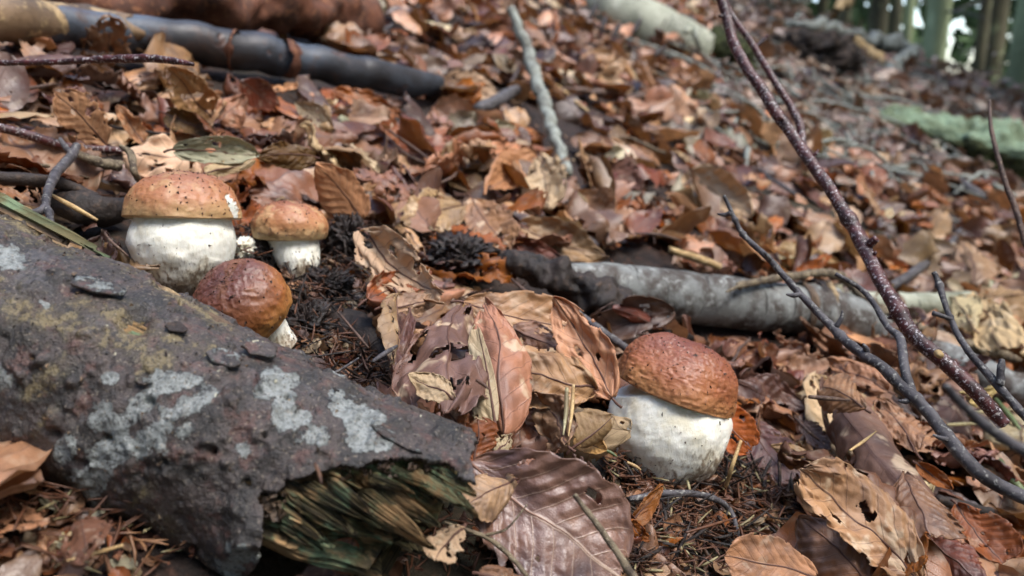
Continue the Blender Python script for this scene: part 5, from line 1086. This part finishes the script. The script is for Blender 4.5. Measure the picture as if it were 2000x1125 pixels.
lm_ = [(360, 400, 'the large left mushroom'), (565, 430, 'the small ochre mushroom'), (1320, 760, 'the right mushroom'), (450, 110, 'the wet blackish branch'), (1060, 180, 'the upright lichen stick'), (1400, 580, 'the grey beech branch'),
       (1220, 50, 'the birch log'), (1590, 300, 'the red stems'), (1480, 480, 'the slender grey twig tip'), (1850, 270, 'the green topped log'), (900, 620, 'the leaf pile'), (200, 1000, 'the near side of the big log'), (1070, 990, 'the biggest purple leaf'),
       (1700, 850, 'the rolled leaf'), (1910, 600, 'the ribbed cream leaf'), (760, 380, 'the upright peach leaf'), (660, 480, 'the dark soil crumbs'), (1350, 1020, 'the needle humus'), (150, 230, 'the big leaning peach leaf'), (1090, 350, 'the crumpled cream leaf'),
       (960, 190, 'the broken stick'), (1400, 130, 'the mossy stump'), (1640, 80, 'the shaggy grey root'), (620, 130, 'the tip of the wet branch'), (1830, 520, 'the bluish stick'), (750, 1080, 'the splintered log end'), (1940, 800, 'the blue birch branch')]
cw = dict(tan='tan', peach='peach coloured', pink='pinkish brown', brown='mid brown', mauve='mauve-brown', purple='plum dark', red='dark red', rust='rusty', orange='orange', cream='cream', grey='greyish green', dark='blackish brown')
fw = ['flat', 'cupped', 'arched', 'creased', 'rolled', 'ribbed', 'crumpled', 'wavy']
used = {}
lowparts, lowtint = [], []
def basis(nrm, yaw, tilt, tdir):
    a = unit(np.cross(nrm, [math.cos(yaw), math.sin(yaw), .1])); k = unit(np.cross(nrm, [math.cos(tdir), math.sin(tdir), 0])); 
    def rot(v): return v * math.cos(tilt) + np.cross(k, v) * math.sin(tilt) + k * (k @ v) * (1 - math.cos(tilt))
    X, Z = rot(a), rot(nrm); return np.stack([X, np.cross(Z, X), Z], 1)
for idx, (key, x, y, z, s, px, py, dd) in enumerate(items):
    near = idx < NI and key > .01
    nrm = gnormal(x, y); tilt = abs(random.gauss(0, .42)) if dd < 1.2 else abs(random.gauss(.25, .45)); tilt = min(tilt, 1.25)
    Rm = basis(nrm, random.uniform(0, 6.28), tilt, random.uniform(0, 6.28)); flip = random.random() < .45
    if flip: Rm = Rm * np.array([1, -1, -1]) 
    pi = int(rng.choice(len(pal), p=pw)); cn, _, mt = pal[pi]; col = np.array(C[cn]) * rng.choice([.42, .62, .85, 1.05, 1.3]) * rng.uniform(.92, 1.08, 3)
    org = np.array([x, y, z]) - Rm[:, 1] * s * .5 + nrm * s * .35 * math.sin(tilt)
    if near:
        vi = random.randrange(len(VAR)); key_ = (vi, mt)
        me = VAR[vi]
        if not me.materials: me.materials.append(M[mt])
        o = link('beech_leaf', me); o.matrix_world = Matrix([[*(Rm[i] * s), org[i]] for i in range(3)] + [[0, 0, 0, 1]])
        o.material_slots[0].link = 'OBJECT'; o.material_slots[0].material = M[mt]; o.color = (*col, 1)
        l_ = sorted(lm_, key=lambda q: math.hypot(px - q[0], (py - q[1]) * 1.3)); a = l_[0]
        dx, dy = px - a[0], py - a[1]
        rel = 'close to' if math.hypot(dx, dy) < 60 else ('just beyond' if dy < -abs(dx) * .6 else 'in front of' if dy > abs(dx) * .6 else 'right of' if dx > 0 else 'left of')
        lab = f"{'small' if s < .042 else 'long'} {cw[cn]} {fw[vi % 8]} leaf {rel} {a[2]}"
        if lab in used: lab += f" towards {l_[1][2]}"
        if len(lab.split()) > 16: lab = ' '.join(w for w in lab.split() if w not in ('just', 'the'))
        if lab in used: lab = lab.replace(' leaf ', ' leaf with upturned edge ', 1) if len(lab.split()) < 14 else lab
        used[lab] = 1; tag(o, lab, 'leaf', 'fallen leaves scattered over the slope')
    else:
        lib = LOW if dd < 2.2 else LOWER; v, f, uv = lib[random.randrange(16)]
        if dd > 2.2: s *= 1.15
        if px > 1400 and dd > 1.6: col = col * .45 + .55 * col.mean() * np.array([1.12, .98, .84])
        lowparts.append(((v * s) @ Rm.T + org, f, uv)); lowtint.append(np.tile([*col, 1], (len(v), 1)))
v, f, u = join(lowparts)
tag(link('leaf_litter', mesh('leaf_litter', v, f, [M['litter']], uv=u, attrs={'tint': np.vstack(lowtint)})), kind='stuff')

# ------------------------------------------------------------------ needles, bits and crumbs of the humus
def scatter_bits(n, region, fn, lift=(0, .006)):
    out = []
    for _ in range(n):
        cx, cy, rx, ry = random.choice(region) if len(region) > 1 else region[0]
        t, r = random.uniform(0, 6.28), math.sqrt(random.random()); px, py = cx + rx * r * math.cos(t), cy + ry * r * math.sin(t)
        out.append(fn(px, py))
    return out
_cache = {}
def fast_at(px, py):
    k = (round(px / 12), round(py / 12))
    if k not in _cache: _cache[k] = depth(at(px, py, 0))
    p = P(px, py, _cache[k]); p[2] = float(H(p[0], p[1])); return p
def needle(c, L_, r, yaw, pitch, bend=.1):
    d_ = np.array([math.cos(yaw) * math.cos(pitch), math.sin(yaw) * math.cos(pitch), math.sin(pitch)]); s_ = unit(np.cross(d_, [0, 0, 1])); n_ = np.cross(s_, d_)
    v = []
    for t, w in ((-.5, .5), (-.2, 1), (.2, 1), (.5, .15)):
        q = c + d_ * L_ * t + s_ * (t * t) * bend * L_
        v += [q + s_ * r * w, q + n_ * r * w * .7, q - s_ * r * w, q - n_ * r * w * .7]
    v = np.array(v); return (v, np.vstack([grid_faces(4, 4, True), [[3, 2, 1, 0], [12, 13, 14, 15]]]), None)
def mass(name, region, n, mat, Lr, rr_, lift, zone_pitch=.5):
    parts = []
    for _ in range(n):
        cx, cy, rx, ry = random.choice(region); t, r = random.uniform(0, 6.28), math.sqrt(random.random()); p = fast_at(cx + rx * r * math.cos(t), cy + ry * r * math.sin(t))
        p = p + np.array([0, 0, random.uniform(*lift)]); parts.append(needle(p, random.uniform(*Lr), random.uniform(*rr_), random.uniform(0, 6.28), random.gauss(-.1, zone_pitch * .6), random.uniform(-.3, .3)))
    v, f, u = join(parts); tag(link(name, mesh(name, v, f, [M[mat]], uv=u)), kind='stuff')
HUM = [(1370, 980, 190, 90), (1400, 1060, 200, 80), (1300, 930, 120, 40), (1480, 950, 90, 60), (1250, 1090, 90, 60)]
SOL = [(640, 560, 90, 70), (650, 650, 90, 70), (690, 500, 60, 60), (720, 760, 90, 50), (880, 510, 90, 40), (500, 500, 50, 40)]
ALL = [(1000, 600, 1000, 300), (1600, 900, 420, 200), (300, 300, 330, 120), (200, 1060, 260, 90), (1850, 850, 160, 120), (850, 1080, 200, 50), (1050, 450, 500, 100)]
mass('spruce_needles', HUM, 1500, 'needle', (.008, .016), (.0004, .0007), (.0, .010)); mass('spruce_needle_litter', SOL, 800, 'needle', (.006, .016), (.0004, .0008), (0, .014), .9)
mass('loose_needles', ALL, 900, 'needle', (.008, .018), (.0004, .0007), (.0, .016)); mass('pale_needles', HUM + [(1850, 800, 160, 120)] * 2 + [(200, 1060, 200, 70)], 150, 'pale_needle', (.008, .016), (.0005, .0009), (.002, .012))
mass('dark_rootlets', SOL + HUM, 420, 'dark_wood', (.012, .03), (.0005, .0011), (0, .014), .8)
def crumbs(name, region, n, mat, sr, lift):
    parts = []; rr_ = random.Random(4)
    for _ in range(n):
        cx, cy, rx, ry = random.choice(region); t, r = random.uniform(0, 6.28), math.sqrt(random.random()); p = fast_at(cx + rx * r * math.cos(t), cy + ry * r * math.sin(t))
        parts.append(crumb(p + np.array([0, 0, random.uniform(*lift)]), random.uniform(*sr), rr_))
    v, f, u = join(parts); tag(link(name, mesh(name, v, f, [M[mat]], uv=u, smoothed=False)), kind='stuff')
crumbs('humus_crumbs', HUM + SOL * 2, 5000, 'crumb', (.0006, .0022), (-.001, .006)); crumbs('humus_flakes', HUM + SOL + ALL, 1600, 'brown_rot', (.0006, .0018), (0, .008))
# leaf fragments between the big pieces
frag_parts, frag_t = [], []
for _ in range(2600):
    cx, cy, rx, ry = random.choice(HUM + SOL + ALL + [(1000, 400, 1000, 150)] * 4); t, r = random.uniform(0, 6.28), math.sqrt(random.random()); p = fast_at(cx + rx * r * math.cos(t), cy + ry * r * math.sin(t))
    v, f, uv = LOWER[random.randrange(16)]; s = random.uniform(.004, .014); Rm = basis(gnormal(p[0], p[1]), random.uniform(0, 6.28), abs(random.gauss(0, .5)), random.uniform(0, 6.28))
    px, py, dd = project(p); 
    if not ok_place(p, .0) and not (1200 < px < 1560 and py > 900) and not (560 < px < 760): continue
    frag_parts.append(((v * s) @ Rm.T + p + np.array([0, 0, random.uniform(0, .006)]), f, uv)); cn = pal[int(rng.choice(len(pal), p=pw))][0]; frag_t.append(np.tile([*(np.array(C[cn]) * random.uniform(.5, 1)), 1], (len(v), 1)))
v, f, u = join(frag_parts); tag(link('leaf_fragments', mesh('leaf_fragments', v, f, [M['litter']], uv=u, attrs={'tint': np.vstack(frag_t)})), kind='stuff')
# clods of soil and root next to the small mushroom and at the dark branch end
for (px, py, l, rx, rz, sd_, lb) in [(682, 475, .012, 38, 48, 5, 'tall dark clod of humus right of the small ochre mushroom'), (640, 560, .004, 45, 30, 6, 'low dark clod of humus below the small ochre mushroom'),
                                     (600, 640, .0, 42, 42, 9, 'crumbly dark clod beside the chestnut mushroom'), (900, 500, .014, 62, 32, 7, 'dark root and soil clod at the end of the blackened branch'), (520, 500, .006, 26, 32, 10, 'dark clod between the broken mushroom piece and the ochre one')]:
    c = lump('soil_clod', px, py, l, rx, rz, 'crumb', lb, 'soil', sd_, .55, 2.6, seg=70)
    base_ = np.array(c.location); s_ = rx * depth(base_) / FPX; parts = []; rr_ = random.Random(sd_)
    for _ in range(260):
        dv = unit(np.array([rr_.gauss(0, 1), rr_.gauss(0, 1), rr_.gauss(0, 1)])) * np.array([s_, s_, s_ * rz / rx]) * rr_.uniform(.8, 1.15); parts.append(crumb(dv, rr_.uniform(.0008, .0022), rr_))
    for _ in range(70):
        dv = unit(np.array([rr_.gauss(0, 1), rr_.gauss(0, 1), rr_.gauss(0, 1)])) * np.array([s_, s_, s_ * rz / rx]) * rr_.uniform(.8, 1.1); parts.append(needle(dv, rr_.uniform(.006, .016), rr_.uniform(.0003, .0007), rr_.uniform(0, 6.28), rr_.gauss(0, .8), .3))
    v, f, u = join(parts); o = link('clod_crumbs', mesh('clod_crumbs', v, f, [M['crumb']], uv=u, smoothed=False), parent=c); o['kind'] = 'stuff'
# needles that can be told apart
for (x0, y0, l0, x1, y1, l1, r, mt, lb) in [(1107, 758, .068, 1100, 850, .06, 4.5, 'pale_needle', 'pale green fir needle standing on the curled leaf'), (1120, 752, .066, 1110, 852, .058, 4, 'white_tip', 'yellowish needle beside the fir needle on the curled leaf'),
        (1180, 878, .03, 1205, 892, .03, 3.5, 'green_needle', 'tiny bright green shoot at the foot of the mushroom'), (1225, 903, .03, 1252, 918, .03, 3.5, 'white_tip', 'white tipped needle at the mushroom foot'),
        (682, 1090, .02, 688, 1130, .02, 5, 'pale_needle', 'pale upright needle under the splintered log'), (700, 1135, .02, 732, 1078, .025, 5, 'white_tip', 'amber curved needle blade under the splintered log'),
        (615, 905, .075, 628, 945, .075, 4, 'needle', 'dark needle stuck on the bark above the green splinters'), (1660, 880, .075, 1712, 842, .08, 3, 'white_tip', 'thin straw lying on the rolled leaf'), 
        (1580, 775, .06, 1660, 782, .062, 5, 'brown_twig', 'brown leaf stalk across the top of the rolled leaf'), (760, 255, .03, 860, 328, .03, 3, 'brown_twig', 'thin straight stalk on the litter above the leaf pile'), (1890, 810, .03, 1960, 795, .03, 4, 'pale_needle', 'long pale needle near the purplish twig end'),
        (1850, 830, .03, 1920, 826, .03, 4, 'pale_needle', 'pale needle under the near blurred twig'), (1945, 780, .035, 2000, 850, .035, 5, 'green_needle', 'olive needle crossing at the right edge'), (930, 742, .085, 955, 760, .085, 4, 'needle', 'short dark needle on the upright cream half leaf'), (1340, 1040, .02, 1440, 1010, .02, 3, 'needle', 'long brown needle lying on the humus'),
        (240, 1065, .02, 130, 1095, .02, 4, 'white_tip', 'blurred straw in the lower left litter')]:
    branch('fallen_needle', [(x0, y0, l0, r * .8), ((x0 + x1) / 2 + 2, (y0 + y1) / 2, (l0 + l1) / 2, r), (x1, y1, l1, r * .35)], mt, lb, 'needle', n=16, seg=8, rough=.05, seed=int(x0))
